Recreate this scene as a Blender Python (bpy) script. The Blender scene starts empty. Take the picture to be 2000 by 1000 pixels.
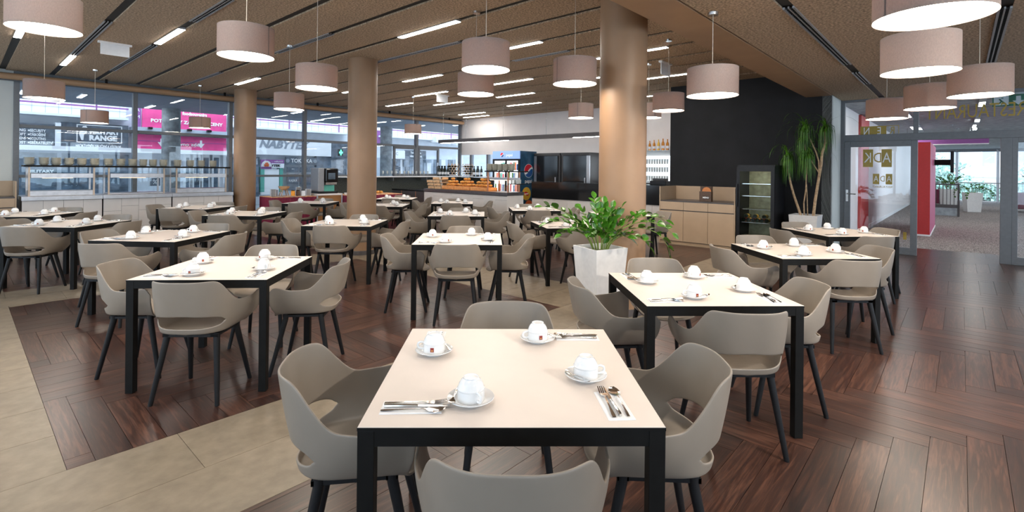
import bpy, bmesh, math, random
from mathutils import Vector, Matrix
random.seed(7)
SC = bpy.context.scene
COL = SC.collection
PI = math.pi
E1 = (.669, .743)      # room axis along the window wall
E2 = (-.743, .669)     # room axis along the back wall
RZ = math.radians(48)
HC = 3.42              # high ceiling
HB = 2.95              # low ceiling and beam underside

# ------------------------------------------------------------ camera
cam_d = bpy.data.cameras.new('camera'); cam = bpy.data.objects.new('camera', cam_d); COL.objects.link(cam)
cam.location = (0, 0, 1.5)
cam.rotation_euler = (Matrix.Rotation(PI/2, 3, 'X') @ Matrix.Rotation(math.radians(.6), 3, 'Z')).to_euler()
cam_d.sensor_width = 36; cam_d.lens = 975/2000*36
cam_d.shift_x = 0; cam_d.shift_y = -(500-332)/2000
cam_d.clip_start = .05; cam_d.clip_end = 300
SC.camera = cam
# ------------------------------------------------------------ world
w = bpy.data.worlds.new('sky'); SC.world = w; w.use_nodes = True
bg = w.node_tree.nodes['Background']
bg.inputs[0].default_value = (.74, .87, 1.0, 1); bg.inputs[1].default_value = 2.3
SC.view_settings.view_transform = 'Standard'; SC.view_settings.look = 'None'
SC.view_settings.exposure = .80; SC.view_settings.gamma = 1
SC.view_settings.use_curve_mapping = False
try:
    SC.cycles.max_bounces = 8; SC.cycles.diffuse_bounces = 4; SC.cycles.glossy_bounces = 3
    SC.cycles.transparent_max_bounces = 12; SC.cycles.transmission_bounces = 4
    SC.cycles.caustics_reflective = False; SC.cycles.caustics_refractive = False
    SC.cycles.sample_clamp_indirect = 6
except Exception: pass
DISC, STRIP, FOYL, OUTL = 18, 27, 30, 10   # radiance of lamp diffusers, ceiling strips, foyer strips, passage strips

# ------------------------------------------------------------ helpers
def R(p, q, z=0): return Vector((E1[0]*p+E2[0]*q, E1[1]*p+E2[1]*q, z))
S6, C6 = math.sin(math.radians(.6)), math.cos(math.radians(.6))
def at_q(u, v, q):     # photograph pixel -> (p, z) on the vertical plane q
    du, dv = u-1000, v-332
    a, b = du*C6+dv*S6, -du*S6+dv*C6
    t = a/975; Y = q/(.669-.743*t); X = t*Y
    return .669*X+.743*Y, 1.5-b*Y/975
def in_view(x, y, z=0, m=60):
    if y < .3: return False
    du, dv = x/y*975, (1.5-z)/y*975
    return -1000-m < du < 1000+m and dv < 668+m

def mat(name, c, rough=.5, metal=0, noise=0, scale=20, bump=0, bscale=200, spec=.5, coat=0, stretch=None, emit=0, ecol=None, alpha=1, trans=0):
    m = bpy.data.materials.new(name); m.use_nodes = True
    nt = m.node_tree; b = nt.nodes['Principled BSDF']
    b.inputs['Base Color'].default_value = (*c, 1); b.inputs['Roughness'].default_value = rough
    b.inputs['Metallic'].default_value = metal; b.inputs['Specular IOR Level'].default_value = spec
    b.inputs['Coat Weight'].default_value = coat; b.inputs['Coat Roughness'].default_value = .1
    tc = nt.nodes.new('ShaderNodeTexCoord'); src = tc.outputs['Object']
    if stretch:
        mp = nt.nodes.new('ShaderNodeMapping'); mp.inputs['Scale'].default_value = stretch
        nt.links.new(src, mp.inputs[0]); src = mp.outputs[0]
    if noise:
        n = nt.nodes.new('ShaderNodeTexNoise'); n.inputs['Scale'].default_value = scale; n.inputs['Detail'].default_value = 4
        nt.links.new(src, n.inputs['Vector'])
        r = nt.nodes.new('ShaderNodeValToRGB')
        r.color_ramp.elements[0].position = .3; r.color_ramp.elements[1].position = .7
        r.color_ramp.elements[0].color = (*[x*(1-noise) for x in c], 1)
        r.color_ramp.elements[1].color = (*[min(1, x*(1+noise)) for x in c], 1)
        nt.links.new(n.outputs[0], r.inputs[0]); nt.links.new(r.outputs[0], b.inputs['Base Color'])
    if bump:
        n2 = nt.nodes.new('ShaderNodeTexNoise'); n2.inputs['Scale'].default_value = bscale
        nt.links.new(src, n2.inputs['Vector'])
        bp = nt.nodes.new('ShaderNodeBump'); bp.inputs['Strength'].default_value = bump; bp.inputs['Distance'].default_value = .003
        nt.links.new(n2.outputs[0], bp.inputs['Height']); nt.links.new(bp.outputs[0], b.inputs['Normal'])
    if emit:
        b.inputs['Emission Color'].default_value = (*(ecol or c), 1); b.inputs['Emission Strength'].default_value = emit
    return m

def glass_mat(name, tint=(.95, .98, 1), refl=.05, rough=0):
    m = bpy.data.materials.new(name); m.use_nodes = True; nt = m.node_tree; nt.nodes.clear()
    o = nt.nodes.new('ShaderNodeOutputMaterial'); t = nt.nodes.new('ShaderNodeBsdfTransparent'); g = nt.nodes.new('ShaderNodeBsdfGlossy')
    t.inputs[0].default_value = (*tint, 1); g.inputs['Roughness'].default_value = rough
    f = nt.nodes.new('ShaderNodeLayerWeight'); f.inputs[0].default_value = .12
    mm = nt.nodes.new('ShaderNodeMath'); mm.operation = 'MULTIPLY_ADD'; mm.inputs[1].default_value = .35; mm.inputs[2].default_value = refl
    x = nt.nodes.new('ShaderNodeMixShader')
    nt.links.new(f.outputs['Fresnel'], mm.inputs[0]); nt.links.new(mm.outputs[0], x.inputs[0])
    nt.links.new(t.outputs[0], x.inputs[1]); nt.links.new(g.outputs[0], x.inputs[2]); nt.links.new(x.outputs[0], o.inputs[0])
    return m

def shade_mat():
    m = bpy.data.materials.new('lampshade_fabric'); m.use_nodes = True; nt = m.node_tree; nt.nodes.clear()
    o = nt.nodes.new('ShaderNodeOutputMaterial'); d = nt.nodes.new('ShaderNodeBsdfDiffuse'); t = nt.nodes.new('ShaderNodeBsdfTranslucent')
    tc = nt.nodes.new('ShaderNodeTexCoord'); n = nt.nodes.new('ShaderNodeTexNoise'); n.inputs['Scale'].default_value = 220
    mp = nt.nodes.new('ShaderNodeMapping'); mp.inputs['Scale'].default_value = (1, 1, .35)
    nt.links.new(tc.outputs['Object'], mp.inputs[0]); nt.links.new(mp.outputs[0], n.inputs['Vector'])
    r = nt.nodes.new('ShaderNodeValToRGB'); r.color_ramp.elements[0].position = .3; r.color_ramp.elements[1].position = .7
    r.color_ramp.elements[0].color = (.20, .17, .16, 1); r.color_ramp.elements[1].color = (.24, .205, .19, 1)
    nt.links.new(n.outputs[0], r.inputs[0]); nt.links.new(r.outputs[0], d.inputs[0])
    t.inputs[0].default_value = (.55, .24, .09, 1)
    x = nt.nodes.new('ShaderNodeMixShader'); x.inputs[0].default_value = .006
    nt.links.new(d.outputs[0], x.inputs[1]); nt.links.new(t.outputs[0], x.inputs[2]); nt.links.new(x.outputs[0], o.inputs[0])
    return m

def wood_mat():        # walnut plank: UV.x runs along the plank in metres, attribute rnd varies it
    m = bpy.data.materials.new('walnut_plank'); m.use_nodes = True; nt = m.node_tree; b = nt.nodes['Principled BSDF']
    uv = nt.nodes.new('ShaderNodeUVMap'); uv.uv_map = 'UVMap'
    at = nt.nodes.new('ShaderNodeAttribute'); at.attribute_name = 'rnd'
    mp = nt.nodes.new('ShaderNodeMapping'); mp.inputs['Scale'].default_value = (1.6, 24, 1)
    nt.links.new(uv.outputs[0], mp.inputs[0])
    w0 = nt.nodes.new('ShaderNodeTexNoise'); w0.inputs['Scale'].default_value = 1.6; w0.inputs['Detail'].default_value = 5; w0.inputs['Distortion'].default_value = 1.6
    nt.links.new(mp.outputs[0], w0.inputs['Vector'])
    mp2 = nt.nodes.new('ShaderNodeMapping'); mp2.inputs['Scale'].default_value = (6, 120, 1)
    nt.links.new(uv.outputs[0], mp2.inputs[0])
    w1 = nt.nodes.new('ShaderNodeTexNoise'); w1.inputs['Scale'].default_value = 2; w1.inputs['Detail'].default_value = 3
    nt.links.new(mp2.outputs[0], w1.inputs['Vector'])
    mx = nt.nodes.new('ShaderNodeMath'); mx.operation = 'MULTIPLY_ADD'; mx.inputs[1].default_value = .35
    nt.links.new(w1.outputs[0], mx.inputs[0]); nt.links.new(w0.outputs[0], mx.inputs[2])
    ad = nt.nodes.new('ShaderNodeMath'); ad.operation = 'MULTIPLY_ADD'; ad.inputs[1].default_value = .20
    nt.links.new(at.outputs['Fac'], ad.inputs[0]); nt.links.new(mx.outputs[0], ad.inputs[2])
    r = nt.nodes.new('ShaderNodeValToRGB'); cr = r.color_ramp
    cr.elements[0].position = .46; cr.elements[0].color = (.014, .009, .009, 1)
    cr.elements[1].position = 1.0; cr.elements[1].color = (.12, .053, .034, 1)
    e = cr.elements.new(.78); e.color = (.048, .020, .014, 1)
    nt.links.new(ad.outputs[0], r.inputs[0]); nt.links.new(r.outputs[0], b.inputs['Base Color'])
    b.inputs['Roughness'].default_value = .30; b.inputs['Specular IOR Level'].default_value = .6
    bp = nt.nodes.new('ShaderNodeBump'); bp.inputs['Strength'].default_value = .035; bp.inputs['Distance'].default_value = .002
    nt.links.new(w1.outputs[0], bp.inputs['Height']); nt.links.new(bp.outputs[0], b.inputs['Normal'])
    return m

M = dict(dkst=mat('dark_brushed_steel', (.14, .13, .14), .3, .7, noise=.12),
   steelw=mat('warm_steel_post', (.48, .38, .30), .35, .7, noise=.05),
   glassf=glass_mat('fridge_glass', (.93, .96, .97), .0),
   
    wood=wood_mat(),
    tile=mat('beige_stone_tile', (.235, .188, .135), .38, noise=.16, scale=14, bump=.15, bscale=60),
    sub=mat('floor_screed', (.03, .025, .02), .8, noise=.2),
    cork=mat('cork_panel', (.43, .315, .21), .9, noise=.6, scale=48, bump=.6, bscale=120),
    slot=mat('black_ceiling_slot', (.012, .012, .012), .6, noise=.1),
    grille=mat('grey_metal_diffuser', (.42, .42, .43), .4, .6, noise=.1),
    white=mat('white_paint', (.86, .81, .80), .7, noise=.03, scale=3),
    greywall=mat('pale_grey_paint', (.62, .64, .62), .7, noise=.03, scale=3),
    black=mat('black_chalk_wall', (.008, .008, .0095), .65, noise=.35, scale=2.5, spec=.3),
    brown=mat('taupe_column_paint', (.27, .16, .088), .45, noise=.06, scale=4),
    beam=mat('taupe_beam_paint', (.42, .26, .15), .5, noise=.06, scale=3),
    alu=mat('grey_aluminium', (.16, .17, .185), .45, .2, noise=.06),
    glass=glass_mat('clear_glass'), glass2=glass_mat('clear_glass_counter', (.93, .98, .97), .08),
    shell=mat('taupe_plastic', (.255, .215, .175), .42, noise=.04, scale=8, bump=.08, bscale=900),
    bmetal=mat('black_powder_coat', (.007, .0065, .006), .5, spec=.15, noise=.15, bump=.06, bscale=600),
    bleg=mat('black_chair_leg', (.009, .009, .010), .5, spec=.3, noise=.15),
    top=mat('beige_laminate', (.70, .62, .56), .42, noise=.03, scale=6),
    cer=mat('white_porcelain', (.78, .78, .78), .12, noise=.01, coat=.3),
    steel=mat('polished_steel', (.72, .71, .70), .12, 1, noise=.05),
    brushed=mat('brushed_steel', (.48, .48, .50), .3, .9, noise=.12, scale=12, stretch=(1, 30, 1)),
    napkin=mat('white_paper_napkin', (.85, .85, .86), .85, noise=.02, bump=.2, bscale=300),
    emb=mat('dark_red_print', (.22, .02, .015), .4, noise=.1), embg=mat('gold_print', (.55, .28, .08), .4, noise=.1),
    shade=shade_mat(),
    inner=mat('cream_shade_lining', (.85, .66, .42), .8, noise=.03),
    disc=mat('lamp_diffuser', (1, .95, .88), .5, emit=DISC, ecol=(1, .87, .72)),
    strip=mat('strip_light_diffuser', (1, 1, 1), .5, emit=STRIP, ecol=(1, .95, .88)),
    foyl=mat('foyer_strip_diffuser', (1, 1, 1), .5, emit=FOYL, ecol=(1, .97, .92)),
    outl=mat('passage_strip_diffuser', (1, 1, 1), .5, emit=OUTL, ecol=(.95, .98, 1)),
    chrome=mat('satin_chrome', (.6, .6, .6), .2, 1, noise=.05),
    cord=mat('clear_lamp_cord', (.55, .50, .42), .3, noise=.05),
    soffit=mat('grey_blue_soffit', (.30, .34, .40), .7, noise=.06, scale=2),
    concrete=mat('concrete', (.30, .33, .35), .75, noise=.3, scale=6, bump=.3, bscale=60),
    facade=mat('pale_facade_panel', (.82, .86, .92), .6, noise=.06, scale=3),
    facade2=mat('white_fascia', (.92, .94, .97), .5, noise=.04, scale=3),
    banner=mat('dark_grey_banner', (.11, .135, .17), .5, noise=.4, scale=5),
    pink=mat('pink_banner', (.80, .07, .27), .5, noise=.12, scale=4),
    dglass=mat('dark_shop_glass', (.13, .175, .23), .12, noise=.5, scale=4),
    mgrey=mat('mid_grey_frame', (.50, .56, .64), .5, noise=.05),
    purple=mat('purple_paint', (.30, .10, .33), .5, noise=.05),
    wtext=mat('white_lettering', (.92, .92, .92), .6, noise=.02), gtext=mat('grey_lettering', (.30, .33, .38), .6, noise=.03),
    ktext=mat('black_lettering', (.02, .02, .02), .6, noise=.03), gold=mat('gold_film', (.40, .28, .035), .4, noise=.08),
    green=mat('green_sign_film', (.01, .16, .09), .4, noise=.05), mint=mat('mint_plastic', (.10, .42, .34), .4, noise=.05),
    ledg=mat('green_led_cross', (.1, .9, .5), .5, emit=2.2, ecol=(.1, 1, .55)),
    red=mat('red_wall_paint', (.50, .03, .03), .5, noise=.05), mag=mat('magenta_wall_paint', (.42, .04, .14), .5, noise=.05),
    skirt=mat('burgundy_cloth', (.20, .012, .045), .75, noise=.15, bump=.2), maroon=mat('maroon_leather', (.16, .015, .045), .3, noise=.2),
    peach=mat('orange_tablecloth', (.72, .38, .20), .7, noise=.08),
    lam=mat('tan_cabinet_laminate', (.46, .335, .225), .5, noise=.04, scale=4), lamd=mat('dark_worktop', (.075, .065, .065), .35, noise=.1),
    honey=mat('honey_wood', (.36, .17, .06), .45, noise=.3, scale=8, stretch=(1, 1, 8)),
    ptile=mat('white_glazed_panel', (.66, .63, .61), .3, noise=.04, scale=4),
    bglossy=mat('black_glass_panel', (.008, .008, .009), .12, noise=.1), dsteel=mat('dark_fridge_metal', (.045, .042, .042), .35, .3, noise=.1),
    mosaic=mat('dark_mosaic', (.06, .065, .055), .3, noise=.4, scale=30),
    bowl=mat('stoneware_glaze', (.58, .55, .46), .4, noise=.12, scale=30), bread=mat('golden_bread', (.75, .34, .07), .6, noise=.3, scale=25),
    crate=mat('orange_crate', (.70, .30, .10), .5, noise=.15), board=mat('beech_board', (.62, .40, .22), .5, noise=.15),
    bottle=mat('dark_wine_glass', (.008, .012, .008), .1, noise=.1), amber=mat('amber_spirit', (.55, .20, .02), .1, noise=.1),
    clearb=mat('pale_bottle_glass', (.55, .58, .58), .1, noise=.1), copper=mat('copper_post', (.60, .27, .16), .3, .7, noise=.08),
    navy=mat('blue_fridge_print', (.018, .075, .15), .35, noise=.35, scale=6), lightbox=mat('lit_header_panel', (.12, .22, .5), .4, emit=.35, ecol=(.35, .5, .9)),
    lred=mat('red_print', (.62, .01, .03), .4, noise=.05), lwhite=mat('white_print', (.85, .85, .85), .4, noise=.02), lblue=mat('blue_print', (.01, .08, .28), .4, noise=.05),
    lyel=mat('yellow_print', (.75, .45, .05), .4, noise=.1), lor=mat('orange_print', (.75, .14, .03), .4, noise=.1),
    leaf=mat('glossy_green_leaf', (.040, .15, .008), .25, noise=.7, scale=7), stem=mat('green_stem', (.16, .22, .04), .5, noise=.3),
    dleaf=mat('strap_leaf', (.07, .19, .012), .45, noise=.6, scale=6), trunk=mat('tan_trunk', (.50, .34, .20), .8, noise=.35, scale=25, bump=.4),
    soil=mat('dark_soil', (.03, .02, .015), .95, noise=.4), pot=mat('white_planter', (.74, .72, .70), .4, noise=.05),
    carpet=mat('grey_brown_carpet', (.29, .25, .235), .95, noise=.75, scale=14, bump=.6, bscale=120, stretch=(1, 5, 1)),
    tree=mat('hazed_tree_leaf', (.45, .64, .56), .6, noise=.5, scale=2), bark=mat('tree_bark', (.12, .09, .07), .9, noise=.3),  # tree leaves paled: haze and bright daylight put into their colour
    building=mat('pale_building', (.80, .74, .72), .8, noise=.05), rail=mat('rail_metal', (.35, .34, .33), .4, .5, noise=.1),
    led=mat('backlit_shelf', (.9, .95, 1), .5, emit=1.6, ecol=(.85, .92, 1)), juice=mat('orange_fruit', (.85, .33, .02), .3, noise=.15),
    tan=mat('brown_menu_box', (.09, .05, .03), .5, noise=.5, scale=60), card=mat('orange_menu_card', (.60, .22, .07), .6, noise=.1),
    fint=mat('fridge_lining', (.33, .33, .22), .4, noise=.3, scale=10), fdark=mat('fridge_black', (.008, .008, .010), .4, noise=.2, spec=.3),
    glow=mat('fridge_lamp', (1, .95, .7), .5, emit=18, ecol=(1, .90, .60)), heat=mat('warm_heat_lamp', (1, .8, .55), .5, emit=3, ecol=(1, .72, .42)),
    paper=mat('white_paper', (.8, .82, .85), .7, noise=.03), machine=mat('silver_plastic', (.30, .31, .33), .35, .3, noise=.05),
)

class MB:
    def __init__(s): s.v = []; s.f = []
    def add(s, vs, fs):
        b = len(s.v); s.v += [tuple(x) for x in vs]; s.f += [tuple(i+b for i in f) for f in fs]; return s
    def box(s, x0, x1, y0, y1, z0, z1):
        return s.add([(x0,y0,z0),(x1,y0,z0),(x1,y1,z0),(x0,y1,z0),(x0,y0,z1),(x1,y0,z1),(x1,y1,z1),(x0,y1,z1)],
                     [(3,2,1,0),(4,5,6,7),(0,1,5,4),(1,2,6,5),(2,3,7,6),(3,0,4,7)])
    def lathe(s, prof, n=24, c=(0, 0, 0)):
        vs = []; fs = []
        for r, z in prof:
            for i in range(n):
                a = 2*PI*i/n; vs.append((c[0]+r*math.cos(a), c[1]+r*math.sin(a), c[2]+z))
        for j in range(len(prof)-1):
            for i in range(n):
                k = (i+1) % n; fs.append((j*n+i, j*n+k, (j+1)*n+k, (j+1)*n+i))
        if prof[0][0] > 1e-4: fs.append(tuple(range(n))[::-1])
        if prof[-1][0] > 1e-4: fs.append(tuple((len(prof)-1)*n+i for i in range(n)))
        return s.add(vs, fs)
    def tube(s, pts, rad, n=8, cap=True):
        pts = [Vector(p) for p in pts]; m = len(pts)
        if not hasattr(rad, '__len__'): rad = [rad]*m
        vs = []; fs = []; up = None
        for i, p in enumerate(pts):
            d = (pts[min(i+1, m-1)]-pts[max(i-1, 0)]).normalized()
            if up is None: up = Vector((0, 0, 1)) if abs(d.z) < .9 else Vector((1, 0, 0))
            a = d.cross(up).normalized(); b = a.cross(d).normalized(); up = b
            for k in range(n):
                t = 2*PI*k/n; vs.append(p+a*math.cos(t)*rad[i]+b*math.sin(t)*rad[i])
        for i in range(m-1):
            for k in range(n):
                j = (k+1) % n; fs.append((i*n+k, i*n+j, (i+1)*n+j, (i+1)*n+k))
        if cap: fs += [tuple(range(n))[::-1], tuple((m-1)*n+k for k in range(n))]
        return s.add(vs, fs)
    def prism(s, poly, z0, z1):
        n = len(poly)
        return s.add([(x, y, z0) for x, y in poly]+[(x, y, z1) for x, y in poly],
                     [tuple(range(n))[::-1], tuple(range(n, 2*n))]+[(i, (i+1) % n, n+(i+1) % n, n+i) for i in range(n)])
    def xf(s, mt):
        s.v = [tuple(mt @ Vector(v)) for v in s.v]; return s
    def mesh(s, name, m, smooth=False):
        me = bpy.data.meshes.new(name); me.from_pydata(s.v, [], s.f); me.materials.append(m)
        bm = bmesh.new(); bm.from_mesh(me); bmesh.ops.recalc_face_normals(bm, faces=bm.faces); bm.to_mesh(me); bm.free()
        if smooth:
            for p in me.polygons: p.use_smooth = True
            me.set_sharp_from_angle(angle=math.radians(38))
        return me
    def obj(s, name, m, parent=None, smooth=False, bevel=0, loc=None):
        o = bpy.data.objects.new(name, s.mesh(name, m, smooth)); COL.objects.link(o)
        if parent: o.parent = parent
        if loc: o.location = loc
        if bevel:
            b = o.modifiers.new('bevel', 'BEVEL'); b.width = bevel; b.segments = 2; b.limit_method = 'ANGLE'
        return o

def B(x0, x1, y0, y1, z0, z1): return MB().box(min(x0, x1), max(x0, x1), min(y0, y1), max(y0, y1), z0, z1)
def tag(o, label=None, cat=None, group=None, kind=None):
    if label: o['label'] = label
    if cat: o['category'] = cat
    if group: o['group'] = group
    if kind: o['kind'] = kind
    return o
def thing(name, label, cat, loc=(0, 0, 0), rz=0, group=None, kind=None):
    o = bpy.data.objects.new(name, None); COL.objects.link(o); o.empty_display_size = .1
    o.location = loc; o.rotation_euler = (0, 0, rz)
    return tag(o, label, cat, group, kind)
def room(name, label, cat, p, q, z=0, group=None, kind=None): return thing(name, label, cat, R(p, q, z), RZ, group, kind)
def rbox(name, label, cat, p0, p1, q0, q1, z0, z1, m, kind='structure', bevel=0, group=None):
    p0, p1 = min(p0, p1), max(p0, p1); q0, q1 = min(q0, q1), max(q0, q1)
    o = MB().box(0, p1-p0, 0, q1-q0, 0, z1-z0).obj(name, m, bevel=bevel)
    o.location = R(p0, q0, z0); o.rotation_euler = (0, 0, RZ)
    return tag(o, label, cat, group, kind)
def children(o): return [c for c in bpy.data.objects if c.parent == o]
def copy_tree(o, kids, loc, rz, label, group=None):
    r = o.copy(); COL.objects.link(r); r.location = loc; r.rotation_euler = (0, 0, rz); tag(r, label, None, group)
    for c, gs in kids:
        d = c.copy(); COL.objects.link(d); d.parent = r
        for g in gs:
            h = g.copy(); COL.objects.link(h); h.parent = d
    return r
def kids_of(o): return [(c, children(c)) for c in children(o)]
def text(name, s, size, loc, rot, m, parent=None, ext=.004, align='CENTER', sx=1, shear=0, bold=0):
    c = bpy.data.curves.new(name, 'FONT'); c.body = s; c.size = size; c.align_x = align; c.align_y = 'CENTER'
    c.extrude = ext; c.shear = shear; c.offset = bold; c.resolution_u = 2
    t = bpy.data.objects.new(name+'_c', c); COL.objects.link(t)
    bpy.context.view_layer.update()
    me = bpy.data.meshes.new_from_object(t.evaluated_get(bpy.context.evaluated_depsgraph_get()))
    bpy.data.objects.remove(t)
    me.name = name; me.materials.clear(); me.materials.append(m)
    o = bpy.data.objects.new(name, me); COL.objects.link(o); o.location = loc; o.rotation_euler = rot
    o.scale = (sx, 1, 1)
    if parent: o.parent = parent
    return o

# ============================================================ ROOM SHELL
W = 14.45; PB = 13.1; PK = 10.85; PG = 11.85
# floor: screed slab with herringbone planks and stone tiles as its pieces
fl = rbox('floor', 'restaurant floor of dark walnut herringbone planks with beige stone bands', 'floor', -4, 13.3, -6, 14.6, -.10, -.012, M['sub'])
FO = Vector(fl.location); 
def floor_local(p, q): return p+4, q+6
def piece_mesh(name, p0, p1, q0, q1, m, along='p', zt=.088, g=.0012):
    x0, y0 = floor_local(p0, q0); x1, y1 = floor_local(p1, q1)
    me = B(x0+g, x1-g, y0+g, y1-g, .085, zt+.012).mesh(name, m)
    uvs(me, [(p0, q0, p1, q1, along)])
    return me
def uvs(me, items):
    uv = me.uv_layers.new(name='UVMap'); at = me.attributes.new('rnd', 'FLOAT', 'FACE')
    for i, it in enumerate(items):
        rr = random.random(); off = random.random()*40; oy = random.random()*10
        for pi in range(i*6, i*6+6):
            po = me.polygons[pi]; at.data[pi].value = rr
            for li in po.loop_indices:
                co = me.vertices[me.loops[li].vertex_index].co
                a, b = (co.x, co.y) if it[4] == 'p' else (co.y, co.x)
                uv.data[li].uv = (a+off, b+oy)
Wd = [(.37, 4.44, 3.26, 7.43), (5.45, 9.9, 3.24, 7.43), (-4, 13.1, -6, 2.32), (.37, 4.44, 8.36, 12.6), (5.45, 9.9, 8.36, 12.6), (-4, -.58, 3.26, 12.6)]
PW, PL = .155, .93
def clip(r, b):
    x0, x1, y0, y1 = max(r[0], b[0]), min(r[1], b[1]), max(r[2], b[2]), min(r[3], b[3])
    return (x0, x1, y0, y1) if x1-x0 > .012 and y1-y0 > .012 else None
planks = []
for m_ in range(-14, 16):
    for k in range(-110, 110):
        a0 = 3.27-PL+k*PW+m_*PL; b0 = -.43-PW+k*PW-m_*PL
        for r, al in (((a0, a0+PL, b0, b0+PW), 'p'), ((a0, a0+PW, b0+PW, b0+PW+PL), 'q')):
            rq = (r[0], r[1], -r[3], -r[2])
            if rq[1] < -4 or rq[0] > 13 or rq[3] < -6 or rq[2] > 13: continue
            for b in Wd:
                c = clip(rq, b)
                if c: planks.append((c, al))
tiles = []
for j in range(-10, 40):
    for i in range(-12, 30):
        p0 = .37-.465+i*.93+(.465 if j % 2 else 0); q0 = 3.26-.47+j*.47
        t = (p0, p0+.93, q0, q0+.47)
        if t[3] < 2.2: continue
        rest = [t]
        for b in Wd:
            nr = []
            for r in rest:
                c = clip(r, b)
                if not c: nr.append(r); continue
                for s in ((r[0], c[0], r[2], r[3]), (c[1], r[1], r[2], r[3]), (c[0], c[1], r[2], c[2]), (c[0], c[1], c[3], r[3])):
                    if s[1]-s[0] > .012 and s[3]-s[2] > .012: nr.append(s)
            rest = nr
        for r in rest:
            c = clip(r, (-4, 13.1, 2.32, 14.4))
            if c: tiles.append((c, 'p'))
def lay(items, name, m, n_ind, stuffname):
    def key(it):
        c = R((it[0][0]+it[0][1])/2, (it[0][2]+it[0][3])/2)
        vis = in_view(c.x, c.y, 0, 40)
        return (0 if vis else 1, c.length/max(.05, ((it[0][1]-it[0][0])*(it[0][3]-it[0][2]))**.25))
    items.sort(key=key)
    for it in items[:n_ind]:
        c = it[0]; me = piece_mesh(name, c[0], c[1], c[2], c[3], m, it[1])
        o = bpy.data.objects.new(name, me); COL.objects.link(o); o.parent = fl
    rest = items[n_ind:]
    if rest:
        mb = MB()
        for it in rest:
            c = it[0]; x0, y0 = floor_local(c[0], c[2]); x1, y1 = floor_local(c[1], c[3])
            mb.box(x0+.0012, x1-.0012, y0+.0012, y1-.0012, .085, .100)
        me = bpy.data.meshes.new(stuffname); me.from_pydata(mb.v, [], mb.f); me.materials.append(m)
        uvs(me, [(*it[0], it[1]) for it in rest])
        o = bpy.data.objects.new(stuffname, me); COL.objects.link(o); o.parent = fl; o['kind'] = 'stuff'
lay(planks, 'plank', M['wood'], 300, 'distant_planks')
lay(tiles, 'tile', M['tile'], 110, 'distant_tiles')

# ceilings with cork panels hung under a black void
cl = rbox('ceiling', 'high ceiling of brown cork panels with black light slots', 'ceiling', -4, 13.3, 2.2, 14.6, HC+.02, HC+.12, M['slot'])
SP = [1.33+.743*k for k in range(-7, 16)]
SW = .05
qs = [2.22, 3.3, 4.9, 6.5, 8.1, 9.7, 11.3, 12.9, 14.44]
pe = [-4]+SP+[13.1]
for i in range(len(pe)-1):
    a = pe[i]+(SW if i else 0); b = pe[i+1]-(SW if i < len(pe)-2 else 0)
    if b-a < .1: continue
    off = .8 if i % 2 else 0
    ed = [2.22]+[x+off for x in qs[1:-1] if x+off < 14.3]+[14.44]
    for j in range(len(ed)-1):
        B(a+4, b+4, ed[j]+.002-2.2, ed[j+1]-.002-2.2, -.02, 0).obj('panel', M['cork'], cl, loc=(0, 0, 0))
c2 = rbox('ceiling', 'low ceiling of brown cork panels over the right side tables', 'ceiling', -4, PG, -6, 1.8, HB+.02, HB+.10, M['slot'])
RQ = [-5.26, -4.55, -3.13, -1.7, -.27, 1.14]
qe = [-6]+RQ+[1.78]
for i in range(len(qe)-1):
    a = qe[i]+(SW if i else 0); b = qe[i+1]-(SW if i < len(qe)-2 else 0)
    x = -4 + (.6 if i % 2 else 0); xs = [-4]
    while x+1.6 < PG-.3: x += 1.6; xs.append(x)
    xs.append(PG)
    for j in range(len(xs)-1):
        B(xs[j]+4.002, xs[j+1]+3.998, a+6, b+6, -.02, 0).obj('panel', M['cork'], c2)
bmo = rbox('beam_1', 'long taupe beam between the high and low ceilings', 'beam', -4, PK, 1.80, 2.22, HB-.005, HC+.1, M['beam'])
# walls
rbox('wall_window', 'pale grey wall left of the shop windows', 'wall', -4, .80, W-.03, W+.25, 0, HC+.1, M['greywall'])
wb = room('wall_back', 'white back wall behind the bar with an opening at left', 'wall', PB, 4.6, kind='structure')
B(0, .2, 0, 9.86, 2.06, HC+.1).obj('upper_wall', M['white'], wb)
B(0, .2, 0, 6.0, 0, 2.06).obj('lower_wall', M['white'], wb)
B(0, .2, 6.0, 9.86, 0, 1.2).obj('dado_wall', M['white'], wb)
for y in (6.5, 7.45, 8.4, 9.3): B(.02, .14, y, y+.1, 1.2, 2.06).obj('mullion', M['alu'], wb)
B(.06, .07, 6.05, 9.8, 1.2, 2.06).obj('pane', M['glass'], wb)
rbox('wall_kitchen', 'pale wall of the room behind the back wall opening', 'wall', PB+3, PB+3.1, 8, 16, 0, HC, M['facade'])
rbox('wall_black', 'tall black chalkboard wall behind the sideboard and fridge', 'wall', PK, PK+.15, 1.8, 4.93, 0, HC+.05, M['black'])
rbox('wall_bar', 'white side wall of the bar niche', 'wall', PK+.15, PB, 4.6, 4.75, 0, HC, M['white'])
rbox('wall_return', 'pale grey return wall between black wall and glass partition', 'wall', PK+.0, PG, 1.80, 1.95, 0, HB+.02, M['greywall'])
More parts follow.
